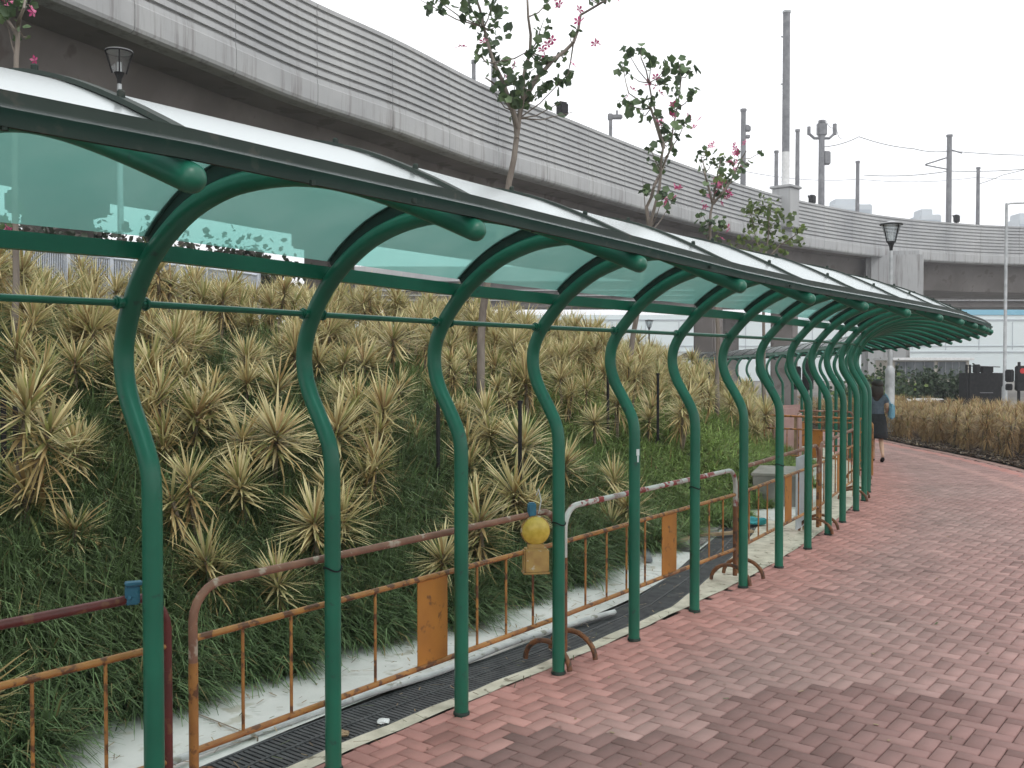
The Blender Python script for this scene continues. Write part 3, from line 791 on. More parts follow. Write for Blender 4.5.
def mulch_chips():
    n = 9000; V = []; Q = []; C = []
    for i in range(n):
        s = random.uniform(6, 30); t = right_t(s) - .06 - abs(random.gauss(0, .5)); p = P(s, t, .04 + random.random() * .03)
        a = random.uniform(0, 6.28); l = random.uniform(.015, .05); w = random.uniform(.008, .02); h = random.uniform(-.015, .02)
        dx = Vector((math.cos(a) * l, math.sin(a) * l, h)); dy = Vector((-math.sin(a) * w, math.cos(a) * w, random.uniform(-.01, .01)))
        o = len(V); V += [tuple(p - dx - dy), tuple(p + dx - dy), tuple(p + dx + dy), tuple(p - dx + dy)]; Q.append((o, o + 1, o + 2, o + 3))
        c = random.choice([(.05, .03, .02), (.09, .055, .035), (.15, .10, .065), (.03, .02, .015), (.26, .2, .14)]); C += [(*c, 1)] * 4
    me = fast_mesh('mulch_chips', V, Q, C, M['grass']); tag(link_me('mulch_chips', me), 'loose bark chips scattered along the mulch bed edge', 'mulch', kind='stuff')
mulch_chips()

def leaf_cloud(centers, n_per, size, colors, seed, d, flat=.5):
    rd = random.Random(seed); V = []; Q = []; C = []
    for (c, r, w) in centers:
        for i in range(int(n_per * w)):
            q = Vector((rd.gauss(0, 1), rd.gauss(0, 1), rd.gauss(0, 1))) * (r * .5); p = c + q
            nrm = Vector((rd.gauss(0, .8), rd.gauss(0, .8), rd.gauss(0.3, .8))).normalized(); a = nrm.orthogonal().normalized(); a = Matrix.Rotation(rd.uniform(0, 6.28), 3, nrm) @ a; b = nrm.cross(a)
            s_ = size * rd.uniform(.6, 1.15); fold = nrm * s_ * .18
            o = len(V)
            V += [tuple(p - a * s_ * .5), tuple(p - a * s_ * .15 + b * s_ * .48 + fold), tuple(p + a * s_ * .5 + b * s_ * .28 + fold), tuple(p + a * s_ * .42), tuple(p + a * s_ * .5 - b * s_ * .28 + fold), tuple(p - a * s_ * .15 - b * s_ * .48 + fold)]
            Q += [(o, o + 1, o + 2, o + 3), (o, o + 3, o + 4, o + 5)]
            cc = rd.choice(colors); v = rd.uniform(.7, 1.3); C += [(cc[0] * v, cc[1] * v, cc[2] * v, 1)] * 6
    return V, Q, C
def tree(label, d, stems, clusters, flowers, colors, leafsize=.10, n_per=26, seed=1, r0=.05, depth=.35, group='small trees on the mound', rads=None):
    rd = random.Random(seed)
    base = T(*stems[0][0], d)
    root = empty('flowering_tree' if flowers else 'small_tree', base); tag(root, label, 'tree', group)
    mb = MB()
    for si, st in enumerate(stems):
        pts = []; ph = rd.uniform(0, 6)
        for k, (px, py) in enumerate(st):
            q = T(px, py, d + (0 if si == 0 else (k / max(1, len(st) - 1)) * rd.uniform(-depth, depth) * 1.5)); pts.append(q - base)
        n = len(pts); ra = r0 if si == 0 else r0 * .55; rb = r0 * .55 if si == 0 else r0 * .16
        # refine
        sp_ = []
        for i in range(n - 1):
            for f in (0, .5): sp_.append(pts[i].lerp(pts[i + 1], f) + (Vector((rd.uniform(-.02, .02), rd.uniform(-.02, .02), 0)) if f else Vector()))
        sp_.append(pts[-1]); m_ = len(sp_)
        mb.tube(sp_, [ra + (rb - ra) * i / (m_ - 1) for i in range(m_)], 8)
    # twigs to clusters
    allp = [T(*p, d) - base for st in stems for p in st[-max(2, len(st) // 2 + 1):]]
    cl = []
    for (px, py, r, w) in clusters:
        c = T(px, py, d + rd.uniform(-depth, depth)) - base; cl.append((c, r * d / F, w))
        q = min(allp, key=lambda p: (p - c).length + (.3 if p.z > c.z else 0))
        mid = q.lerp(c, .5) + Vector((0, 0, -.04)); mb.tube([q, mid, c, c + (c - mid) * .5], [r0 * .18, r0 * .14, r0 * .09, r0 * .04], 5, cap=False)
    mb.build('trunk', M['bark'], root, smooth=True)
    V, Q, C = leaf_cloud(cl, n_per, leafsize, colors, seed, d)
    link_me('crown', fast_mesh('crown', V, Q, C, M['leaf']), root)
    if flowers:
        fl = []
        V = []; Q = []; C = []
        for (px, py, n) in flowers:
            for k in range(n):
                c = T(px + rd.gauss(0, 4), py + rd.gauss(0, 4), d + rd.uniform(-.1, .1)) - base
                tilt = Matrix.Rotation(rd.uniform(-1.2, 1.2), 3, 'X') @ Matrix.Rotation(rd.uniform(-1.2, 1.2), 3, 'Y')
                for j in range(5):
                    a = 2 * math.pi * j / 5; l = leafsize * .55; u = tilt @ Vector((math.cos(a), math.sin(a), .25)); v = tilt @ Vector((-math.sin(a), math.cos(a), 0))
                    o = len(V); V += [tuple(c), tuple(c + u * l * .6 + v * l * .28), tuple(c + u * l), tuple(c + u * l * .6 - v * l * .28)]; Q.append((o, o + 1, o + 2, o + 3))
                    cc = rd.choice([(.62, .10, .28), (.70, .2, .36), (.5, .05, .18)]); C += [(*cc, 1)] * 4
        link_me('blossoms', fast_mesh('blossoms', V, Q, C, M['leaf']), root)
DG = [(.07, .12, .055), (.10, .16, .075), (.06, .10, .055), (.14, .21, .10)]
LG = [(.13, .19, .05), (.10, .15, .05), (.17, .23, .07), (.09, .13, .05)]
tree('tallest thin flowering tree standing before the viaduct parapet', 12.0,
     [[(479, 440), (480, 400), (481, 340), (488, 280), (506, 205), (514, 160), (519, 120)], [(518, 130), (508, 98), (494, 65), (484, 30), (474, -5), (466, -40)], [(519, 120), (523, 85), (530, 55), (528, 20), (525, -30)],
      [(523, 100), (535, 82), (553, 62), (573, 45), (580, 18), (604, 4), (622, -12)], [(517, 140), (512, 112), (500, 90), (486, 80)]],
     [(440, 5, 14, 1), (455, -6, 14, 1), (470, 8, 16, 1.2), (482, 22, 18, 1.5), (492, 8, 14, .9), (495, 30, 16, 1.1), (488, 45, 16, 1.1), (480, 58, 12, .7), (500, 62, 10, .6), (505, 76, 14, 1.2), (515, 86, 16, 1.6), (525, 92, 16, 1.4), (512, 100, 10, .7),
      (530, 74, 10, .6), (540, 65, 10, .7), (550, 64, 9, .6), (541, 30, 12, .6), (535, 50, 10, .5), (545, 90, 9, .8), (560, 84, 8, .6), (567, 78, 6, .4), (562, 58, 8, .3), (553, 108, 6, .2), (563, 116, 4, .12), (515, 118, 8, .3), (524, 108, 8, .4),
      (575, 38, 6, .25), (590, 3, 10, .4), (606, 2, 8, .5), (548, 5, 14, .4), (430, 8, 8, .6), (498, 100, 8, .4), (570, 42, 8, .15)],
     [(463, 46, 2), (545, 54, 3), (576, 20, 3), (592, 44, 2), (508, 76, 2), (553, 2, 3), (547, 48, 2), (486, 44, 1), (574, 66, 1), (513, 84, 2), (612, 0, 2)], DG, .115, 15, 3, .055)
tree('second flowering tree with bare forked stem and round leafy top', 15.0,
     [[(624, 430), (625, 385), (633, 335), (641, 280), (648, 235)], [(648, 235), (655, 205), (660, 175), (663, 145), (655, 115), (648, 85), (640, 60)], [(648, 235), (646, 208), (653, 188), (661, 172), (670, 150), (676, 110), (680, 80)], [(663, 150), (650, 110), (628, 95)]],
     [(627, 55, 8, .6), (640, 52, 8, .5), (650, 62, 8, .6), (622, 68, 8, .4), (629, 77, 7, .3), (665, 70, 10, .8), (678, 68, 10, .9), (688, 74, 8, .5), (662, 85, 12, 1), (675, 95, 9, .6), (692, 95, 8, .4), (648, 104, 10, 1), (632, 108, 8, .6), (622, 104, 6, .4),
      (640, 118, 6, .3), (655, 118, 8, .4), (672, 108, 8, .5), (663, 130, 10, .8), (675, 132, 10, .7), (684, 124, 7, .5), (668, 145, 9, .6), (650, 150, 9, .6), (655, 165, 8, .5), (665, 160, 7, .3), (652, 190, 7, .3), (662, 198, 8, .7), (670, 205, 7, .4), (643, 190, 6, .3)],
     [(650, 80, 3), (651, 92, 2), (625, 100, 2), (672, 110, 2), (689, 122, 3), (660, 130, 2), (673, 190, 4), (669, 203, 3)], DG + [(.10, .16, .07)], .135, 15, 5, .05)
tree('third flowering tree with many pink blossoms near the tall mast', 18.0,
     [[(716, 430), (717, 380), (718, 330), (715, 280), (710, 245), (709, 225)], [(709, 225), (713, 200), (716, 180), (720, 160)], [(712, 205), (728, 185), (740, 160), (745, 152)], [(712, 205), (704, 175), (700, 158)]],
     [(700, 165, 9, .5), (705, 155, 8, .4), (712, 160, 8, .5), (722, 165, 9, .6), (733, 160, 9, .6), (738, 175, 9, .6), (727, 182, 10, .8), (714, 178, 9, .6), (708, 190, 7, .4), (720, 195, 8, .6), (722, 172, 7, .4), (748, 165, 8, .2), (757, 155, 6, .2), (712, 222, 8, .6), (703, 228, 8, .6), (720, 228, 8, .5), (715, 240, 7, .4), (702, 215, 5, .3)],
     [(708, 148, 3), (728, 163, 5), (735, 152, 3), (710, 190, 6), (722, 196, 4), (730, 194, 3), (704, 205, 3), (723, 232, 3), (720, 185, 3), (738, 146, 3), (736, 172, 3)], DG + LG[:1], .12, 19, 8, .045)
tree('pale green leafy tree without blossoms right of the pink one', 20.0,
     [[(764, 430), (764, 360), (763, 300), (764, 262)], [(764, 262), (755, 240), (750, 215)], [(764, 262), (768, 230), (770, 212)], [(764, 262), (780, 245), (795, 235)]],
     [(748, 215, 9, .8), (757, 208, 9, .9), (768, 206, 8, .8), (778, 214, 8, .7), (788, 220, 7, .5), (750, 228, 9, .7), (762, 224, 9, .9), (775, 230, 8, .8), (787, 238, 9, .7), (798, 230, 6, .5), (800, 240, 6, .5), (745, 240, 9, .7), (757, 242, 10, .9), (770, 246, 9, .9), (735, 245, 8, .5), (782, 250, 8, .6), (745, 255, 9, .7), (728, 250, 6, .3)],
     None, LG, .12, 22, 11, .04)
tree('thin blossoming tree at the far left edge seen above and through the glazing', 9.0,
     [[(14, 420), (15, 330), (17, 230), (18, 120), (20, 60), (22, 30)], [(22, 30), (28, 12), (30, -20)], [(22, 40), (10, 20), (2, 0)]],
     [(8, 5, 12, .6), (28, 8, 10, .6), (12, 28, 9, .3), (32, 40, 8, .2), (5, 225, 12, .4), (20, 215, 10, .3), (-12, 10, 20, .8)], [(12, 4, 5), (32, 14, 3), (5, 232, 5), (40, 62, 1), (-5, 10, 5)], DG, .09, 24, 14, .035)

# bushes beyond the mound, seen through the glazing and by the site office
def bush(label, centre, rad, h, colors, seed, n=2600, size=.17, group='dark bushes beyond the planting', name='bush'):
    rd = random.Random(seed); root = empty(name, centre); tag(root, label, 'bush', group)
    cl = []
    for k in range(16): 
        a = rd.uniform(0, 6.28); r = rad * math.sqrt(rd.random()) * .85; cl.append((Vector((r * math.cos(a), r * math.sin(a), rd.uniform(.2, .95) * h * (1 - .4 * r / rad))), .45 * min(rad, h) * rd.uniform(.6, 1.2), 1))
    V, Q, C = leaf_cloud(cl, n / 16, size, colors, seed, 1); link_me('crown', fast_mesh('crown', V, Q, C, M['leaf']), root)
    mb = MB()
    for c in cl: mb.tube([(0, 0, -.1), tuple(c[0] * .5), tuple(c[0])], [.05, .03, .01], 5)
    mb.build('trunk', M['bark'], root)
DK = [(.03, .055, .028), (.045, .075, .035), (.06, .09, .045)]
def bz(px, d, z=None): return Vector(((px - 512) * d / F, d, GB(d) if z is None else z))
bush('leafy dark tree left of the bright gap seen through the first glass panel', bz(88, 34, 1.0), 1.5, 5.9, DK, 31, 2200, .22, name='small_tree')
bush('leafy dark tree right of the bright gap seen through the first glass panel', bz(150, 40, .5), 1.2, 5.6, DK, 32, 1300, .22, name='small_tree')
bush('broad dark bush directly behind the lamp post before the site office', bz(912, 46), 1.8, 3.1, DK + [(.10, .10, .06)], 33, 4500, .17)
bush('dark bush between the site office and the black hoarding', bz(944, 45), 1.5, 2.9, DK, 34, 4500, .16)
bush('green bush close behind the walking woman', bz(868, 40), 1.5, 2.6, DK + LG[:1], 35, 3500, .16)
bush('bush at the foot of the pale concrete pier', bz(886, 50), 1.3, 2.3, DK, 36, 3000, .16)
# stakes
for k, (px, py0, py1, d, lab) in enumerate([(3, 400, 540, 6.6, 'black stake at the very left edge of the mound'), (15, 403, 560, 6.5, 'taller black stake just right of another at the left edge'), (520, 402, 470, 8.8, 'black stake among plants between the third and fourth posts'),
        (608, 369, 402, 12.5, 'thin black stake left of the fifth post near its curve'), (658, 374, 410, 13.0, 'thin black stake between the fifth and sixth posts'), (438, 392, 470, 9.0, 'black stake close behind the third post'), (709, 373, 395, 17.0, 'tiny black stake right of the sixth post top')]):
    a = T(px, py0, d); b = T(px, py1, d); root = empty('plant_stake', b); tag(root, lab, 'stake')
    m = MB(); m.tube([(0, 0, -.4), (0, 0, a.z - b.z)], .018, 8); m.tube([(0, 0, a.z - b.z - .012), (0, 0, a.z - b.z + .012)], .024, 8); 
    m.build('stake_rod', M['black'], root)

# white railing on the mound
def railing():
    root = empty('railing_fence', P(4, 12.0)); B = Vector(root.location); tag(root, 'pale blue white bar railing along the top of the mound', 'fence')
    rail = MB(); 
    def F_(s, z): 
        t = 10.4; p = P(s, t); p.z += mound(t - edge_t(s), 0, 0) + z + .15; return p - B
    S = np.arange(-3, 13.6, .04); 
    bars = MB()
    for s in S:
        bars.tube([F_(s, .0), F_(s, .84)], .009, 4, cap=False)
    bars.build('bars', M['fence'], root)
    for z in (.08, .78):
        m = MB(); m.tube([F_(s, z) for s in np.arange(-3, 13.6, .4)], .026, 6); m.build('rail', M['fence'], root)
    for s in np.arange(-2.7, 13.6, .95):
        m = MB(); m.tube([F_(s, -.2), F_(s, .88)], .035, 8); m.build('fence_post', M['fence'], root)
railing()

for k in range(9):
    s_ = -1.5 + 2.1 * k; t_ = 12.6 + .5 * math.sin(k * 2.2); p = P(s_, t_); p.z += mound(t_ - edge_t(s_), 0, 0) - .1
    bush('dark shrub behind the pale railing on top of the mound', p, 1.5, 1.42 + .1 * math.sin(k * 1.7), [(.05, .065, .045), (.07, .085, .06), (.09, .08, .07)], 60 + k, 4200, .13, group='shrubs behind the railing')
# joints across the concrete apron and dry clippings lying on it
mb = MB()
for s_ in (-3.1, -.6, 2.0, 4.6, 7.1, 9.4):
    a0 = P(s_, grate_t(s_) + .37, .021); a1 = P(s_ + .012, grate_t(s_) + .37, .021); b1 = P(s_ + .05, edge_t(s_) + .2, .021); b0 = P(s_ + .038, edge_t(s_) + .2, .021); dn = Vector((0, 0, -.02))
    mb.add([a0, a1, b1, b0, a0 + dn, a1 + dn, b1 + dn, b0 + dn], [(0, 1, 2, 3), (0, 4, 5, 1), (2, 6, 7, 3)])
tag(mb.build('concrete_joint', noisy('joint_filler', (.16, .13, .10), (.26, .20, .15), 20, rough=1)), kind='structure')
def clippings():
    V = []; Q = []; C = []
    for i in range(1500):
        s_ = random.uniform(-3, 11)
        t_ = random.uniform(.55, edge_t(s_)) if random.random() < .8 else random.uniform(.02, .5)
        if i % 9 == 0: t_ = -abs(random.gauss(0, 1.3)); s_ = random.uniform(0, 16)
        p = P(s_, t_, .026 if t_ > 0 else .006); a = random.uniform(0, 6.28); l = random.uniform(.008, .045) * (.45 if t_ < 0 else 1); w = random.uniform(.0015, .004) * (1.8 if t_ < 0 else 1)
        dx = Vector((math.cos(a) * l, math.sin(a) * l, random.uniform(0, .006))); dy = Vector((-math.sin(a) * w, math.cos(a) * w, 0)); o = len(V)
        V += [tuple(p - dx - dy), tuple(p + dx - dy), tuple(p + dx + dy), tuple(p - dx + dy)]; Q.append((o, o + 1, o + 2, o + 3))
        c = random.choice([(.25, .17, .09), (.14, .10, .06), (.10, .12, .05), (.35, .27, .16)]); C += [(*c, 1)] * 4
    me = fast_mesh('dry_clippings', V, Q, C, M['grass']); tag(link_me('dry_clippings', me), 'dry clippings and bits of leaf strewn on the pale concrete strip', 'leaf litter', kind='stuff')
clippings()

# ------------------------------------------------------------------ viaduct
VC = [(-17, -12), (-16, -4), (-14.6, 4), (-12.9, 11), (-11.2, 16.2), (-9.4, 20.8), (-7.65, 25.0), (-5.98, 28.9), (-3.67, 32.9), (-.96, 38.2), (2.1, 42.9), (6.2, 49.2), (9.65, 54.2), (13.9, 59.9), (18.9, 65.6), (26.5, 72.2), (33, 75.9), (40, 78.3), (55, 80.5), (75, 80.5), (100, 78)]
vpts = [Vector(p) for p in smooth_prof(VC, 12)]
cum = [0.0]
for a, b in zip(vpts[:-1], vpts[1:]): cum.append(cum[-1] + (b - a).length)
def vat(l):
    k = max(0, min(len(cum) - 2, int(np.searchsorted(cum, l)) - 1)); f = (l - cum[k]) / (cum[k + 1] - cum[k])
    p = vpts[k].lerp(vpts[k + 1], f); k2 = min(k + 2, len(vpts) - 1); k0 = max(k - 1, 0); t = (vpts[k2] - vpts[k0]).normalized()
    return p, Vector((-t.y, t.x))       # inward (left/back) normal
VL = cum[-1]
def vsweep(mb, prof, l0, l1, step, closed=True, mi=0):
    ls = np.linspace(l0, l1, max(2, int((l1 - l0) / step) + 1)); secs = []
    for l in ls:
        p, n = vat(l); secs.append([Vector((p.x + n.x * o, p.y + n.y * o, z)) for o, z in prof])
    m_ = len(prof); vs = [v for s in secs for v in s]; fs = []
    for i in range(len(secs) - 1):
        for k in range(m_ if closed else m_ - 1): a = i * m_ + k; b = i * m_ + (k + 1) % m_; fs.append((a, a + m_, b + m_, b))
    if closed: fs.append(tuple(range(m_))); fs.append(tuple(range(len(secs) * m_ - 1, (len(secs) - 1) * m_ - 1, -1)))
    mb.add(vs, fs, mi)
def viaduct():
    root = empty('viaduct', (VC[10][0], VC[10][1], 0)); tag(root, 'curving grey concrete viaduct with horizontally ribbed parapet', 'viaduct')
    B = Vector(root.location)
    def fin(mb, name, mat, par=root):
        mb.v = [v - B for v in mb.v]; return mb.build(name, mat, par)
    top, zr0, zb = 12.33, 10.02, 9.33
    prof = [(.32, top), (-.02, top), (-.02, top - .12)]
    nr = 9; pitch = (top - .12 - zr0) / nr; gd = .07
    for k in range(nr):
        z1 = top - .12 - k * pitch
        prof += [(gd, z1 - .012), (gd, z1 - .07), (0.0, z1 - .09), (-.02, z1 - pitch)]
    prof += [(-.035, zr0 - .03), (-.035, zr0 - .3), (-.03, zb + .14), (.0, zb + .06), (.08, zb + .01), (.20, zb), (.5, zb), (.5, top - .3), (.32, top - .25)]
    mb = MB(); l = 0.0
    while l < VL - 1:
        vsweep(mb, prof, l + .012, min(l + 3.588, VL), .6); l += 3.6
    fin(mb, 'parapet', M['parapet'])
    mb = MB(); vsweep(mb, [(.16, top - .25), (.16, zb + .2), (.45, zb + .2), (.45, top - .25)], 0, VL, 1.5); fin(mb, 'joint_backing', M['joint_shade'])
    mb = MB(); vsweep(mb, [(.52, 10.1), (.52, 9.34), (11.4, 9.34), (11.4, 10.1)], 0, VL, 1.5); fin(mb, 'deck_slab', M['girder'])
    mb = MB(); vsweep(mb, [(1.6, 9.33), (2.1, 7.35), (9.9, 7.35), (10.4, 9.33)], 0, VL, 1.5); fin(mb, 'box_girder', M['girder'])
    mb = MB(); vsweep(mb, [(11.42, top), (11.42, zb), (11.8, zb), (11.8, top)], 0, VL, 1.5); fin(mb, 'far_parapet', M['parapet'])
    # piers
    for (px, d, w, lab) in ((60, 32, 1.3, None), (708, 60.5, 1.3, None), (784, 69.5, 1.5, None), (330, 42, 1.4, None)):
        mb = MB(); c = T(px, 360, d); mb.box((c.x, c.y, 2.9), (w, 1.8, 8.6), rz=-.5, bev=.12); mb.box((c.x, c.y, 6.9), (w + .8, 2.4, .7), rz=-.5, bev=.1); fin(mb, 'pier', M['girder'])  # dark concrete: shade under the deck is put into the pier colour
    mb = MB(); mb.box((27.45, 73.6, 2.2), (3.15, 2.6, 7.4), rz=-.25, bev=.25)
    mb.box((27.95, 73.6, 7.75), (3.9, 3.0, 4.1), rz=-.25, bev=.3); fin(mb, 'pier', M['parapet'])
    # pedestal carrying the tall mast
    mb = MB(); c = T(784.5, 200, 64.2); mb.box((c.x, c.y - .0, 11.6), (1.25, 1.3, 2.5), rz=-.75, bev=.05); fin(mb, 'mast_pedestal', M['parapet'])
    mb = MB(); mb.box((c.x, c.y - .0, 12.93), (1.5, 1.5, .16), rz=-.75, bev=.03); fin(mb, 'pedestal_cap', M['parapet'])
viaduct()
# second viaduct behind, seen under the first at the right
root = empty('rear_viaduct', (45, 112, 0)); tag(root, 'second darker viaduct with banded edge behind the first at right', 'viaduct')
for z, h, yy, mt in ((11.3, 1.6, 0, 'parapet'), (9.1, 2.7, .8, 'girder'), (9.55, .12, .4, 'parapet'), (9.0, .12, .4, 'parapet'), (8.45, .12, .4, 'parapet')):
    m = MB(); m.box((10, yy, z), (150, 6, h)); m.build('edge_beam' if mt == 'parapet' else 'deck_girder', M[mt], root)
for x in (-52, -20, 22, 50):
    m = MB(); m.box((x, 3, 3.1), (1.8, 1.8, 8.6), bev=.2); m.build('pier', M['girder'], root)

# masts and wires on the viaduct
def mast(label, px, pytop, d, w, pybase=None, extra=None, ztop=None):
    x = (px - 512) * d / F; zt = CAMZ + (HZ - pytop) * d / F; z0 = 10.1 if pybase is None else CAMZ + (HZ - pybase) * d / F
    root = empty('overhead_line_mast', (x, d, z0)); tag(root, label, 'mast', 'masts on the viaduct')
    h = zt - z0; m = MB(); m.tube([(0, 0, 0), (0, 0, h * .5), (0, 0, h)], [w / 2, w / 2 * .95, w / 2 * .85], 10); m.build('mast_pole', M['mast'], root, smooth=True)
    m = MB(); m.tube([(0, 0, h), (0, 0, h + .15)], w / 2 * 1.1, 10); m.build('mast_cap', M['mast'], root)
    if extra == 'bracket':
        m = MB(); m.box((.28, 0, h - 1.1), (.35, .3, .35), bev=.05); m.box((.28, 0, h - 1.6), (.28, .25, .22), bev=.04); m.tube([(0, 0, h - .9), (.35, 0, h - .9)], .06, 6); m.build('equipment_box', M['mast'], root)
    if extra == 'head':
        m = MB(); m.tube([(-.95, 0, h - .8), (-.55, 0, h - 1.15), (.55, 0, h - 1.15), (.95, 0, h - .8)], .11, 6); m.tube([(-.95, 0, h - .9), (-.95, 0, h - .3)], .13, 6); m.tube([(.95, 0, h - .9), (.95, 0, h - .1)], .15, 6)
        m.box((0, 0, h - .5), (.7, .5, 1.0), bev=.1); m.build('insulator_arms', M['mast'], root)
        m = MB(); m.box((.38, 0, h - 2.6), (.5, .4, 1.0), bev=.08); m.build('equipment_box', M['mast'], root)
    if extra == 'arm':
        m = MB(); m.tube([(0, 0, h - 1.6), (-1.9, 0, h - 2.2)], .06, 6); m.tube([(0, 0, h - 2.6), (-1.9, 0, h - 2.25)], .05, 6); m.tube([(0, 0, h - 1.0), (1.0, 0, h - 1.3)], .05, 6); m.build('cantilever_arm', M['mast'], root)
    return root
mast('slim mast with a small box rising left of the tall pole', 742, 113, 64, .36, extra='bracket')
mast('shortest plain mast just left of the tall pole', 775, 154, 71, .30)
mast('plain slim mast just right of the tall pole', 796, 133, 71, .32)
mast('mast topped by forked insulators and a box', 820, 124, 74, .48, extra='head')
mast('short plain mast between the forked mast and the lamp', 856, 164, 79, .32)
mast('mast with cantilever arm at the right', 947, 138, 80, .45, extra='arm')
mast('plain short mast nearest the right edge', 976, 170, 83, .32)
mast('mast stub behind the leaves of the tallest tree', 494, 66, 43, .28)
mast('short mast stub left of the tallest tree', 474, 66, 43, .2)
c = T(784.3, 190, 64.2)
root = empty('tall_mast', (c.x, c.y, 13.0)); tag(root, 'very tall grey tubular mast on a concrete pedestal', 'mast')
H_ = CAMZ + (HZ - 16) * .0642 - 13.0
m = MB(); m.tube([(0, 0, 0), (0, 0, 2.2)], .25, 16); m.build('pale_foot_section', M['white'], root, smooth=True)
m = MB(); m.tube([(0, 0, 2.2), (0, 0, H_ * .5), (0, 0, H_)], [.24, .235, .225], 16); m.build('mast_tube', M['mast'], root, smooth=True)
m = MB(); m.tube([(0, 0, H_), (0, 0, H_ + .12)], .26, 16); m.tube([(-.22, 0, H_ - 1.5), (-.36, 0, H_ - 1.5)], .05, 6); m.tube([(-.22, 0, H_ - 4.5), (-.36, 0, H_ - 4.5)], .05, 6); m.build('mast_fittings', M['steel'], root)
# small cctv post and floodlights on the parapet top
def onpar(name, label, px, d, z, kind):
    root = empty(name, ((px - 512) * d / F, d, z)); tag(root, label, 'floodlight' if kind == 'flood' else 'camera')
    if kind == 'flood':
        m = MB(); m.box((0, 0, .42), (.5, .35, .6), rz=.6, bev=.08); m.build('lamp_housing', M['black'], root, smooth=True)
        m = MB(); m.tube([(0, 0, -.2), (0, 0, .25)], .06, 8); m.tube([(-.1, 0, .2), (-.28, 0, .7)], .05, 6); m.build('bracket', M['black'], root)
    else:
        m = MB(); m.tube([(0, 0, -.3), (0, 0, 1.0)], .08, 8); m.build('pole', M['mast'], root)
        m = MB(); m.box((.3, 0, 1.0), (.5, .25, .2), bev=.04); m.box((-.02, 0, 1.0), (.22, .2, .3), bev=.03); m.tube([(.3, 0, 1.1), (.3, 0, 1.3)], .05, 6); m.build('camera_head', M['mast'], root)
onpar('floodlight', 'black floodlight on the parapet beside the tallest tree', 562, 43.4, 12.33, 'flood')
onpar('floodlight', 'black floodlight on the parapet right of the tall mast', 811, 67.7, 12.33, 'flood')
onpar('floodlight', 'black floodlight on the parapet beside the cantilever mast', 955, 76.9, 12.33, 'flood')
onpar('security_camera', 'small camera post on the parapet left of the second tree', 610, 47.2, 12.33, 'cam')
def wire(label, pts, r=.035, sag=.0):
    pts = [T(*p) for p in pts]; out = []
    for a, b in zip(pts[:-1], pts[1:]):
        for k in range(8):
            f = k / 8; out.append(a.lerp(b, f) + Vector((0, 0, -sag * 4 * f * (1 - f))))
    out.append(pts[-1]); base = out[0].copy(); m = MB(); m.tube([p - base for p in out], r, 5); o = m.build('overhead_wire', M['mast']); o.location = base
    tag(o, label, 'wire', 'wires over the viaduct')
wire('upper overhead wire from the forked mast to the right edge', [(822, 148, 74), (857, 138, 76), (912, 150, 78), (947, 152, 80), (1060, 156, 84)], .03, .15)
wire('middle overhead wire passing the cantilever mast arm', [(862, 176, 80), (947, 172, 80), (1060, 166, 84)], .03, .2)
wire('short slanting wire at the right edge of the sky', [(976, 185, 83), (1000, 176, 84), (1060, 160, 85)], .025, .05)
wire('loose looping wire hanging right of the forked mast', [(824, 122, 74), (834, 128, 75), (840, 140, 76)], .02, .3)
wire('lowest faint wire right of the tall mast', [(742, 172, 66), (856, 180, 79), (976, 178, 83), (1060, 175, 84)], .018, .3)

# ------------------------------------------------------------------ lamps
def lantern(root, z, s=1.0):
    m = MB()
    m.tube([(0, 0, z), (0, 0, z + .10 * s), (0, 0, z + .22 * s)], [.035 * s, .045 * s, .10 * s], 12); m.build('lamp_neck', M['black'], root, smooth=True)
    m = MB(); m.tube([(0, 0, z + .22 * s), (0, 0, z + .60 * s)], [.12 * s, .235 * s], 8, cap=False); g = m.build('lamp_glass', M['lampglass'], root)
    m = MB()
    for k in range(4):
        a = k * math.pi / 2 + .4; m.tube([(.125 * s * math.cos(a), .125 * s * math.sin(a), z + .2 * s), (.245 * s * math.cos(a), .245 * s * math.sin(a), z + .61 * s)], .014 * s, 6)
    m.tube([(.248 * s * math.cos(t), .248 * s * math.sin(t), z + .61 * s) for t in np.linspace(0, 2 * math.pi, 25)], .016 * s, 6); m.build('lamp_frame', M['black'], root)
    m = MB(); m.tube([(0, 0, z + .60 * s), (0, 0, z + .64 * s), (0, 0, z + .69 * s)], [.25 * s, .26 * s, .05 * s], 16); m.build('lamp_cover', M['steel'], root, smooth=True)
    m = MB(); m.tube([(0, 0, z + .2 * s), (0, 0, z + .42 * s)], [.05 * s, .04 * s], 10); m.build('bulb', M['white'], root, smooth=True)
root = empty('lamp_post', (11.15, 29.5, G(29.5))); tag(root, 'pale lamp post with glass lantern standing at the path edge near the woman', 'lamp post')
zz = CAMZ + (HZ - 251) * .0295 - G(29.5)
m = MB(); m.tube([(0, 0, 0), (0, 0, .05), (0, 0, 1.75), (0, 0, 1.9), (0, 0, 2.02)], [.17, .135, .135, .135, .07], 16); m.build('pole_sleeve', M['steel'], root, smooth=True)
m = MB(); m.tube([(0, 0, 2.0), (0, 0, zz)], [.07, .045], 12); m.build('pole', M['steel'], root, smooth=True)
m = MB(); m.tube([(0, 0, 1.42), (0, 0, 1.46)], .145, 16); m.build('sleeve_ring', M['steel'], root, smooth=True)
m = MB(); m.box((0, 0, .03), (.6, .6, .08), bev=.02); m.build('base_plate', M['black'], root)
lantern(root, zz, 1.25)
c = T(122, 94, 19.5); root = empty('lamp_post', (c.x, c.y, 2.4)); tag(root, 'lamp post whose lantern rises above the canopy at upper left', 'lamp post')
zt = CAMZ + (HZ - 86) * .0195 - 2.4
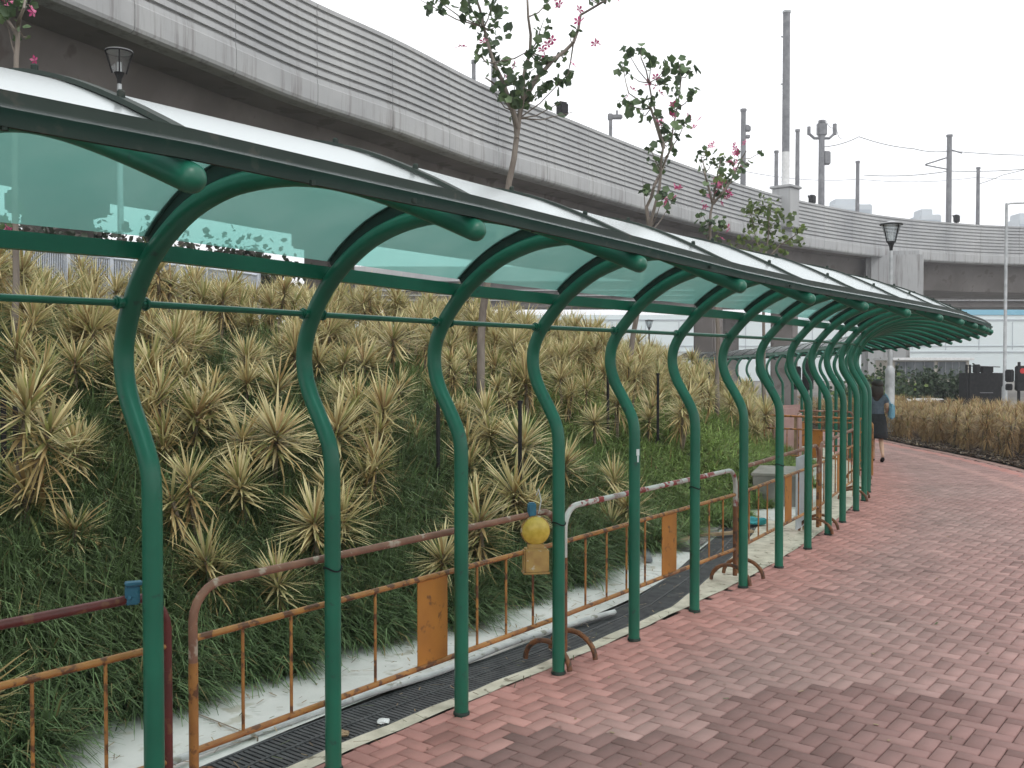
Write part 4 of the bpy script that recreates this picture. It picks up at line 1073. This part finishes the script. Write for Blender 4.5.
m = MB(); m.tube([(0, 0, 0), (0, 0, zt)], [.07, .045], 12); m.build('pole', M['steel'], root, smooth=True); lantern(root, zt, 1.0)
c = T(649, 335, 60); root = empty('lamp_post', (c.x, c.y, GB(60))); tag(root, 'distant small lamp post seen below the canopy against the white wall', 'lamp post')
zt = CAMZ + (HZ - 331) * .060 - GB(60); m = MB(); m.tube([(0, 0, 0), (0, 0, zt)], .05, 8); m.build('pole', M['black'], root); lantern(root, zt, 1.0)
root = empty('street_light', (20.2, 41, GB(41))); tag(root, 'slim tall street light with short arm at the right edge', 'street light')
zt = CAMZ + (HZ - 204) * .041 - GB(41)
m = MB(); m.tube([(0, 0, 0), (0, 0, 2.0), (0, 0, 2.1), (0, 0, zt)], [.11, .11, .07, .055], 10); m.build('pole', M['steel'], root, smooth=True)
m = MB(); m.tube([(0, 0, zt - .05), (.15, 0, zt), (1.1, 0, zt + .03)], .035, 8); m.build('arm', M['steel'], root); m = MB(); m.box((1.3, 0, zt + .0), (.6, .22, .12), bev=.04); m.build('lamp_head', M['steel'], root)

# ------------------------------------------------------------------ far buildings
root = empty('long_pale_building', (20, 150, 0)); tag(root, 'very long pale building with blue top band behind the viaduct', 'building')
zf = lambda py: CAMZ + (HZ - py) * .150
m = MB(); m.box((43, 6, (zf(315) + GB(150)) / 2), (192, 12, zf(315) - GB(150))); m.build('wall', M['buildwall'], root)
m = MB(); m.box((77, 6, (zf(315) + zf(306)) / 2 ), (84, 12.3, zf(306) - zf(315))); m.build('blue_band', M['bluestripe'], root)
m = MB(); m.box((43, -.06, zf(352)), (191, .1, .18)); m.box((43, -.06, zf(320)), (191, .1, .2)); m.box((43, -.06, zf(346)), (191, .1, .1)); m.build('cladding_ledge', M['farwall'], root)
m = MB()
for x in range(-50, 135, 5): m.box((x, -.04, (zf(350) + zf(322)) / 2), (.10, .06, zf(322) - zf(350)))
m.build('cladding_joints', M['farwall'], root)
def tower(label, px0, px1, pytop, d, steps=None):
    x0 = (px0 - 512) * d / F; x1 = (px1 - 512) * d / F; zt = CAMZ + (HZ - pytop) * d / F
    root = empty('distant_tower', ((x0 + x1) / 2, d, 0)); tag(root, label, 'building', 'hazy towers above the viaduct')
    m = MB(); w = x1 - x0; m.box((0, 0, zt / 2), (w, 12, zt), bev=.4); m.build('wall', M['farwall'], root)
    m = MB(); m.box((-w * .1, 0, zt + 1.2), (w * .55, 8, 2.6), bev=.3); m.build('roof_block', M['farwall'], root)
    m = MB()
    for k in range(3): m.box((0, -6.05, zt - 3 - k * 4), (w * .9, .1, 1.6))
    m.build('window_band', noisy('hazy_window', (.30, .36, .41), (.34, .40, .45), .2), root)
tower('widest hazy pale tower just right of the tall mast', 826, 866, 207, 420)
tower('hazy pale tower between the lamp and the cantilever mast', 913, 934, 217, 420)
tower('hazy pale tower at the right edge of the photo', 1010, 1030, 221, 420)

# site office, hoarding, signal etc.
d = 62; root = empty('site_office', ((931 - 512) * d / F, d, GB(d))); tag(root, 'low white roofed site office with a strip of dark windows', 'building')
w = 76 * d / F; zt = CAMZ + 2 * d / F - GB(d)
m = MB(); m.box((0, 1.5, (zt - .15) / 2), (w, 3, zt - .15)); m.build('wall', noisy('beige_wall', (.52, .48, .42), (.58, .54, .48), 2), root)
m = MB(); m.box((0, 1.4, zt - .06), (w + .3, 3.6, .16), bev=.02); m.build('roof', M['white'], root)
for cx, cw in ((-w * .22, w * .5), (w * .27, w * .36)):
    m = MB(); m.box((cx, -.03, zt - .75), (cw, .06, 1.05)); f = m.build('window', M['window'], root)
    m = MB()
    for k in range(5): m.box((cx - cw / 2 + cw * k / 4, -.07, zt - .75), (.06, .04, 1.05))
    m.build('frame', M['mast'], f)
d = 42; root = empty('black_hoarding', ((986.5 - 512) * d / F, d, GB(d))); tag(root, 'big black panel box standing beyond the planting at right', 'hoarding')
w = 34 * d / F; zt = CAMZ - 13 * d / F - GB(d)
m = MB(); m.box((0, .5, zt / 2), (w, 1.0, zt), bev=.02); m.build('panel', M['black'], root)
m = MB(); m.box((0, -.02, zt * .68), (w * .38, .02, .03)); m.build('small_text_line', M['mast'], root)
m = MB()
for x in (-w / 2 - .12, -w / 2 + .02): m.tube([(x, 0, 0), (x, 0, zt + .35)], .05, 6)
m.build('side_post', M['black'], root)
m = MB(); m.box((-w * .2, .3, zt + .18), (.22, .3, .36), bev=.03); m.box((.15, .3, zt + .14), (.45, .3, .28), bev=.03); m.tube([(-w / 2, .3, zt + .3), (w / 2, .3, zt + .25)], .02, 6); m.build('roof_equipment', M['black'], root)
# stacked dark crates left of hoarding
d = 43
for k in range(5):
    c = bz(958, d); root = empty('stacked_pallet', (c.x + .05 * math.sin(k * 3), c.y, GB(d) + .28 * k + .1)); tag(root, 'dark stacked pallet left of the black hoarding, %s' % ['bottom of the stack', 'second from the bottom', 'middle of the stack', 'second from the top', 'top of the stack'][k], 'pallet', 'pallets beside the hoarding')
    m = MB()
    for j in range(5): m.box((-.5 + .25 * j, 0, .18), (.18, 1.0, .03))
    for j in (-.45, 0, .45): m.box((0, j, .08), (1.15, .1, .14))
    m.build('pallet_boards', M['black'], root)
# traffic signals
def signal(label, px, d, pytop, red):
    root = empty('traffic_signal', ((px - 512) * d / F, d, GB(d))); tag(root, label, 'traffic light'); zt = CAMZ + (HZ - pytop) * d / F - GB(d)
    m = MB(); m.tube([(0, 0, 0), (0, 0, zt)], .06, 8); m.build('pole', M['black'], root)
    m = MB(); m.box((0, -.1, zt - .65), (.36, .25, 1.0), bev=.04); m.box((-.4, -.05, zt - .55), (.3, .25, .5), rz=.6, bev=.04); m.box((-.42, -.05, zt - 1.0), (.24, .2, .26), rz=.6, bev=.03); h = m.build('signal_head', M['black'], root)
    for k in range(3):
        m = MB(); m.tube([(0.03, -.225, zt - .35 - .3 * k), (.03, -.24, zt - .35 - .3 * k)], .11, 12); m.build('lamp_lens', M['redlamp'] if (red and k == 0) else M['black'], h)
        m = MB(); m.tube([(.03 + .12 * math.cos(t), -.24, zt - .35 - .3 * k + .12 * math.sin(t)) for t in np.linspace(0, math.pi, 9)], .012, 5); m.build('visor', M['black'], h)
signal('traffic signal showing red at the right edge', 1019, 40, 362, True)
signal('dark unlit traffic signal seen between the far posts', 807, 36, 358, False)
# white car seen over the plants
d = 44; root = empty('parked_car', ((916 - 512) * d / F, d, GB(d)), R(4)); tag(root, 'white car parked beyond the planting, only its roof visible', 'car')
def car_body():
    secs = [(-2.1, .45, .75), (-2.0, .35, .95), (-1.1, .3, 1.02), (-.55, .3, 1.42), (.9, .3, 1.45), (1.6, .3, 1.05), (2.1, .35, .9), (2.15, .45, .7)]
    V = []; Fc = []
    for x, z0, z1 in secs:
        ww = .82 if z1 < 1.2 else .68
        V += [(x, -.84, z0), (x, -.86, .72), (x, -ww, z1 - .04), (x, -ww + .08, z1), (x, ww - .08, z1), (x, ww, z1 - .04), (x, .86, .72), (x, .84, z0)]
    for i in range(len(secs) - 1):
        for k in range(8): a = i * 8 + k; b = i * 8 + (k + 1) % 8; Fc.append((a, b, b + 8, a + 8))
    Fc.append(tuple(range(8))); Fc.append(tuple(range(len(secs) * 8 - 1, len(secs) * 8 - 9, -1)))
    return mesh_obj('body', V, Fc, M['white'], root)
car_body()
m = MB(); m.box((.2, -.785, 1.18), (1.5, .03, .3)); m.build('side_window', M['window'], root)
for x in (-1.35, 1.35):
    for y in (-.78, .78):
        m = MB(); m.tube([(x, y - .1, .33), (x, y + .1, .33)], .33, 18); w_ = m.build('wheel', M['black'], root)
        m = MB(); m.tube([(x, y - .11, .33), (x, y + .11, .33)], .17, 12); m.build('rim', M['steel'], w_)

# ------------------------------------------------------------------ works area beside the path
c = P(11.7, .95); root = empty('concrete_chamber', (c.x, c.y, 0), R(-20)); root.scale = (.5, .8, .85); tag(root, 'low unfinished concrete chamber at the end of the grating', 'chamber')
m = MB(); m.box((0, .35, .22), (1.25, .16, .50), bev=.015); m.box((-.55, .95, .22), (.16, 1.05, .50), bev=.015); m.box((.55, .95, .22), (.16, 1.05, .50), bev=.015); m.box((0, 1.5, .22), (1.25, .16, .5), bev=.015); m.build('chamber_wall', noisy('rough_concrete', (.15, .145, .13), (.24, .23, .21), 3, rough=.95, bump=.4), root)
m = MB(); m.box((0, .95, .485), (1.35, 1.35, .05), bev=.01); m.build('slab_cover', noisy('slab', (.19, .185, .16), (.27, .26, .23), 3, rough=.95, bump=.4), root)
c = P(10.25, .85); root = empty('crumpled_tarp', c); tag(root, 'crumpled cyan plastic sheet lying by the concrete chamber', 'sheet')
bm = bmesh.new(); bmesh.ops.create_icosphere(bm, subdivisions=3, radius=.085)
for v in bm.verts: v.co = Vector((v.co.x * 1.3, v.co.y, max(v.co.z * .6, -.02) + .04)) * (1 + .35 * math.sin(v.co.x * 37) * math.cos(v.co.y * 31 + v.co.z * 23))
me = bpy.data.meshes.new('sheet'); bm.to_mesh(me); bm.free(); me.materials.append(M['cyan']); o = link_me('sheet', me, root)
c = P(9.98, .20); root = empty('grey_board', (c.x, c.y, 0), R(62)); tag(root, 'pale grey upright board leaning at the barrier end', 'board')
m = MB(); m.box((0, .1, .46), (.40, .02, .80), bev=.004); m.build('board_panel', noisy('grey_board', (.42, .45, .48), (.52, .55, .57), 5), root); m = MB(); m.box((.21, .1, .46), (.03, .03, .95)); m.build('board_batten', M['wood'], root)
for k, (s, t, L, rz, mt, lab) in enumerate([(8.7, 1.2, .9, 1.0, 'wood', 'loose timber plank lying on the debris by the grating'), (9.3, .95, .7, .4, 'wood', 'short loose plank nearest the cyan sheet'), (8.0, 1.35, 1.1, 1.5, 'mast', 'dark loose steel bar lying on the concrete apron')]):
    c = P(s, t, .035); root = empty('loose_plank', c, rz); tag(root, lab, 'plank', 'loose planks in the works area'); m = MB(); m.box((0, 0, 0), (L, .07, .03), bev=.004); m.box((.1, .0, .016), (.02, .06, .012)); m.build('plank_board', M[mt], root)
sheet('debris_patch', (8.2, 10.6), lambda s: (grate_t(s) + .38, grate_t(s) + .95 + .15 * math.sin(s * 5)), 6, lambda s, t, x, y: .022 + .02 * random.random(), noisy('debris', (.07, .065, .06), (.20, .19, .17), 14, rough=1, bump=1, c3=(.4, .36, .28), s3=26, f3=.6), ds=.08)
for k, (s, t, w, h, lab) in enumerate([(17.5, 1.1, .9, .95, 'pink site board, nearest one behind the works barriers'), (19.2, 1.3, 1.1, 1.0, 'pink site board, middle one behind the works barriers'), (21.5, 1.2, 1.0, 1.0, 'pink site board, farthest one behind the works barriers')]):
    c = P(s, t); root = empty('site_board', c, R(70 - 20 * k)); tag(root, lab, 'board', 'pink site boards'); m = MB(); m.box((0, 0, h / 2 + .05), (w, .03, h), bev=.004); m.build('board_panel', M['pink'], root)
    for sx in (-1, 1): m = MB(); m.box((sx * w * .45, .04, h / 2), (.05, .05, h + .1)); m.build('leg', M['wood'], root)
# fallen dry branch on the grass
c = P(9.2, 2.75); c.z += mound(.6, 0, 0) + .12
m = MB(); m.tube([(-.32, .1, .14), (-.18, .05, .02), (0, 0, .03), (.10, 0, .05), (.24, -.03, .03)], [.012, .02, .03, .045, .05], 8); m.tube([(.2, 0, .03), (.3, .02, .0)], [.03, .02], 6)
o = m.build('fallen_branch', noisy('bleached_wood', (.55, .45, .30), (.62, .54, .40), 8), smooth=True); o.location = c; tag(o, 'pale bleached branch lying on the green grass', 'branch')
# rubbish scraps on the paving edge
for k, (s, t, cl, lab) in enumerate([(2.35, .28, 'wood', 'crumpled brown leaf on the grating by the second post'), (2.62, .24, 'white', 'white paper scrap on the grating by the second post')]):
    c = P(s, t, .012); bm = bmesh.new(); bmesh.ops.create_icosphere(bm, subdivisions=2, radius=.03)
    for v in bm.verts: v.co = Vector((v.co.x * 1.2, v.co.y, v.co.z * .45)) * (1 + .4 * math.sin(v.co.x * 160 + k) * math.cos(v.co.y * 120))
    me = bpy.data.meshes.new('paper_scrap'); bm.to_mesh(me); bm.free(); me.materials.append(M[cl]); o = link_me('paper_scrap', me); o.location = c; tag(o, lab, 'litter')

# ------------------------------------------------------------------ the woman
def skin_mesh(name, joints, edges, mat, parent, sub=2, root_i=0):
    me = bpy.data.meshes.new(name); me.from_pydata([j[0] for j in joints], edges, []); o = bpy.data.objects.new(name, me); col.objects.link(o); o.parent = parent
    o.modifiers.new('s', 'SKIN'); sv = me.skin_vertices[0].data
    for i, j in enumerate(joints): sv[i].radius = j[1] if isinstance(j[1], tuple) else (j[1], j[1]); sv[i].use_root = (i == root_i)
    ss = o.modifiers.new('d', 'SUBSURF'); ss.levels = sub; ss.render_levels = sub
    me.materials.append(mat)
    return o
def woman():
    d = 19.9; x = (877.5 - 512) * d / F
    root = empty('person', (x, d, G(d)), R(-12)); tag(root, 'woman walking away with long dark hair, grey blue top, black skirt and light blue bag', 'person')
    J = [((0, 0, .88), (.13, .10)), ((0, 0, 1.0), (.11, .085)), ((0, .01, 1.12), (.12, .09)), ((0, .01, 1.25), (.13, .085)), ((0, 0, 1.33), (.06, .055)), ((0, .01, 1.39), .045), ((.005, .02, 1.45), (.068, .075)), ((.01, .02, 1.53), (.072, .085)), ((.01, .02, 1.58), (.05, .06)),
         ((-.14, 0, 1.29), .045), ((-.19, -.02, 1.06), .037), ((-.20, .08, .86), .027), ((-.20, .12, .79), (.022, .034)),
         ((.14, 0, 1.29), .045), ((.20, -.04, 1.07), .037), ((.19, .10, .98), .027), ((.17, .17, .98), (.022, .03)),
         ((-.075, .02, .80), .075), ((-.07, .10, .45), .05), ((-.07, .05, .28), .05), ((-.07, -.02, .08), .032), ((-.07, .06, .035), (.035, .028)), ((-.07, .15, .025), (.03, .02)),
         ((.075, 0, .80), .075), ((.07, -.03, .46), .05), ((.07, -.16, .30), .048), ((.07, -.30, .15), .03), ((.07, -.26, .07), (.035, .028)), ((.07, -.19, .03), (.03, .02))]
    E = [(0, 1), (1, 2), (2, 3), (3, 4), (4, 5), (5, 6), (6, 7), (7, 8), (3, 9), (9, 10), (10, 11), (11, 12), (3, 13), (13, 14), (14, 15), (15, 16), (0, 17), (17, 18), (18, 19), (19, 20), (20, 21), (21, 22), (0, 23), (23, 24), (24, 25), (25, 26), (26, 27), (27, 28)]
    # fingers
    for (h, dirv) in ((12, (0, .2, -1)), (16, (-.3, 1, -.2))):
        hp = Vector(J[h][0]); dv = Vector(dirv).normalized(); sd = dv.orthogonal().normalized()
        for k in range(5):
            a = len(J); off = sd * (.012 * (k - 2)); ln = (.035, .06, .066, .062, .05)[k] if k else .035
            J.append((tuple(hp + off + dv * ln * .5), .009)); J.append((tuple(hp + off * 1.3 + dv * ln), .007)); E += [(h, a), (a, a + 1)]
    body = skin_mesh('body', J, E, M['skin'], root, 2)
    top = skin_mesh('top', [((0, 0, .87), (.165, .125)), ((0, 0, .98), (.14, .11)), ((0, .01, 1.12), (.145, .112)), ((0, .01, 1.25), (.155, .108)), ((0, .005, 1.325), (.085, .075)), ((-.145, 0, 1.285), .06), ((-.175, -.01, 1.13), .056), ((.145, 0, 1.285), .06), ((.18, -.02, 1.14), .056)],
                    [(0, 1), (1, 2), (2, 3), (3, 4), (3, 5), (5, 6), (3, 7), (7, 8)], M['top_cloth'], root, 2)
    # skirt as a lathe
    V = []; Fc = []; prof = [(.145, .95), (.165, .88), (.185, .75), (.20, .6), (.215, .47), (.205, .47), (.18, .6), (.15, .85)]; n = 24
    for r, z in prof:
        for k in range(n): a = 2 * math.pi * k / n; rr = r * (1 + (.05 * math.sin(5 * a) if z < .7 else 0)); V.append((rr * math.cos(a), rr * .8 * math.sin(a) - (.04 if z < .6 else 0), z))
    for i in range(len(prof) - 1):
        for k in range(n): Fc.append((i * n + k, i * n + (k + 1) % n, (i + 1) * n + (k + 1) % n, (i + 1) * n + k))
    mesh_obj('skirt', V, Fc, M['skirt'], root, smooth=True)
    mb = MB(); mb.sphere((0.0, -.01, 1.535), .108, (1.05, 1.05, 1.0), seg=20); mb.sphere((-.01, -.055, 1.40), .115, (1.1, .62, 1.5), seg=16); mb.sphere((-.02, -.06, 1.28), .08, (1.0, .5, 1.3), seg=14); mb.build('hair', M['hair'], root, smooth=True)
    mb = MB(); mb.sphere((.095, .04, 1.49), .012); mb.sphere((.055, .10, 1.505), .008); mb.sphere((.03, .105, 1.48), .012, (1, 1.4, 1.2)); mb.build('face_features', M['skin'], root, smooth=True)
    mb = MB(); mb.box((.27, .02, 1.0), (.10, .30, .30), bev=.03); mb.build('handbag', M['bag'], root, smooth=True)
    mb = MB(); mb.tube([(.25, -.08, 1.14), (.19, -.05, 1.28), (.15, 0, 1.345), (.18, .06, 1.28), (.25, .12, 1.14)], .010, 6); mb.build('bag_strap', M['bag'], root)
    for sx, yy, zz, rot in ((-.07, .07, .03, 0), (.07, -.25, .055, -.5)):
        mb = MB(); mb.sphere((sx, yy, zz), .05, (.85, 2.3, .6), rot=Matrix.Rotation(rot, 3, 'X')); mb.build('shoe', M['black'], root, smooth=True)
woman()

# ------------------------------------------------------------------ haze
HAZE = True
if HAZE:
    m = bpy.data.materials.new('haze_air'); m.use_nodes = True; nt = m.node_tree; nt.nodes.remove(nt.nodes['Principled BSDF'])
    pv = nt.nodes.new('ShaderNodeVolumePrincipled'); pv.inputs['Color'].default_value = (.92, .95, 1, 1); pv.inputs['Density'].default_value = .0013; pv.inputs['Anisotropy'].default_value = .3
    nt.links.new(pv.outputs[0], nt.nodes['Material Output'].inputs['Volume'])
    mb = MB(); mb.box((40, 200, 24), (560, 560, 53)); o = mb.build('haze', m); tag(o, 'thin pale haze in the air over the site', 'haze', kind='stuff')

# ------------------------------------------------------------------ camera and light
cam = bpy.data.cameras.new('camera'); co = bpy.data.objects.new('camera', cam); col.objects.link(co)
co.location = (0, 0, CAMZ); co.rotation_euler = (R(90) - math.atan((384 - HZ) / F), 0, 0)
cam.sensor_width = 36; cam.lens = 36 * F / 1024; cam.clip_end = 8000; cam.clip_start = .05; scn.camera = co
w = bpy.data.worlds.new('World'); scn.world = w; w.use_nodes = True; nt = w.node_tree
bg = nt.nodes['Background']; sky = nt.nodes.new('ShaderNodeTexSky'); sky.sky_type = 'NISHITA'; sky.sun_disc = False
EL, AZ = 52, 150
sky.sun_elevation = R(EL); sky.sun_rotation = R(AZ); sky.dust_density = 4; sky.air_density = 1.5
hs = nt.nodes.new('ShaderNodeHueSaturation'); hs.inputs['Saturation'].default_value = .25; nt.links.new(sky.outputs[0], hs.inputs['Color'])
mx = nt.nodes.new('ShaderNodeMixRGB'); mx.inputs[0].default_value = .85; mx.inputs[2].default_value = (14.8, 14.9, 15.1, 1); nt.links.new(hs.outputs[0], mx.inputs[1])
nt.links.new(mx.outputs[0], bg.inputs['Color']); bg.inputs['Strength'].default_value = .10
sl = bpy.data.lights.new('sun', 'SUN'); sl.energy = .8; sl.angle = R(18); sl.color = (1, .96, .9); so = bpy.data.objects.new('sun', sl); col.objects.link(so)
dv = Vector((math.sin(R(AZ)) * math.cos(R(EL)), math.cos(R(AZ)) * math.cos(R(EL)), math.sin(R(EL))))
so.rotation_euler = dv.to_track_quat('Z', 'Y').to_euler(); so.location = (0, 0, 30)
scn.view_settings.view_transform = 'Standard'; scn.view_settings.look = 'None'; scn.view_settings.gamma = 1; scn.view_settings.exposure = .12
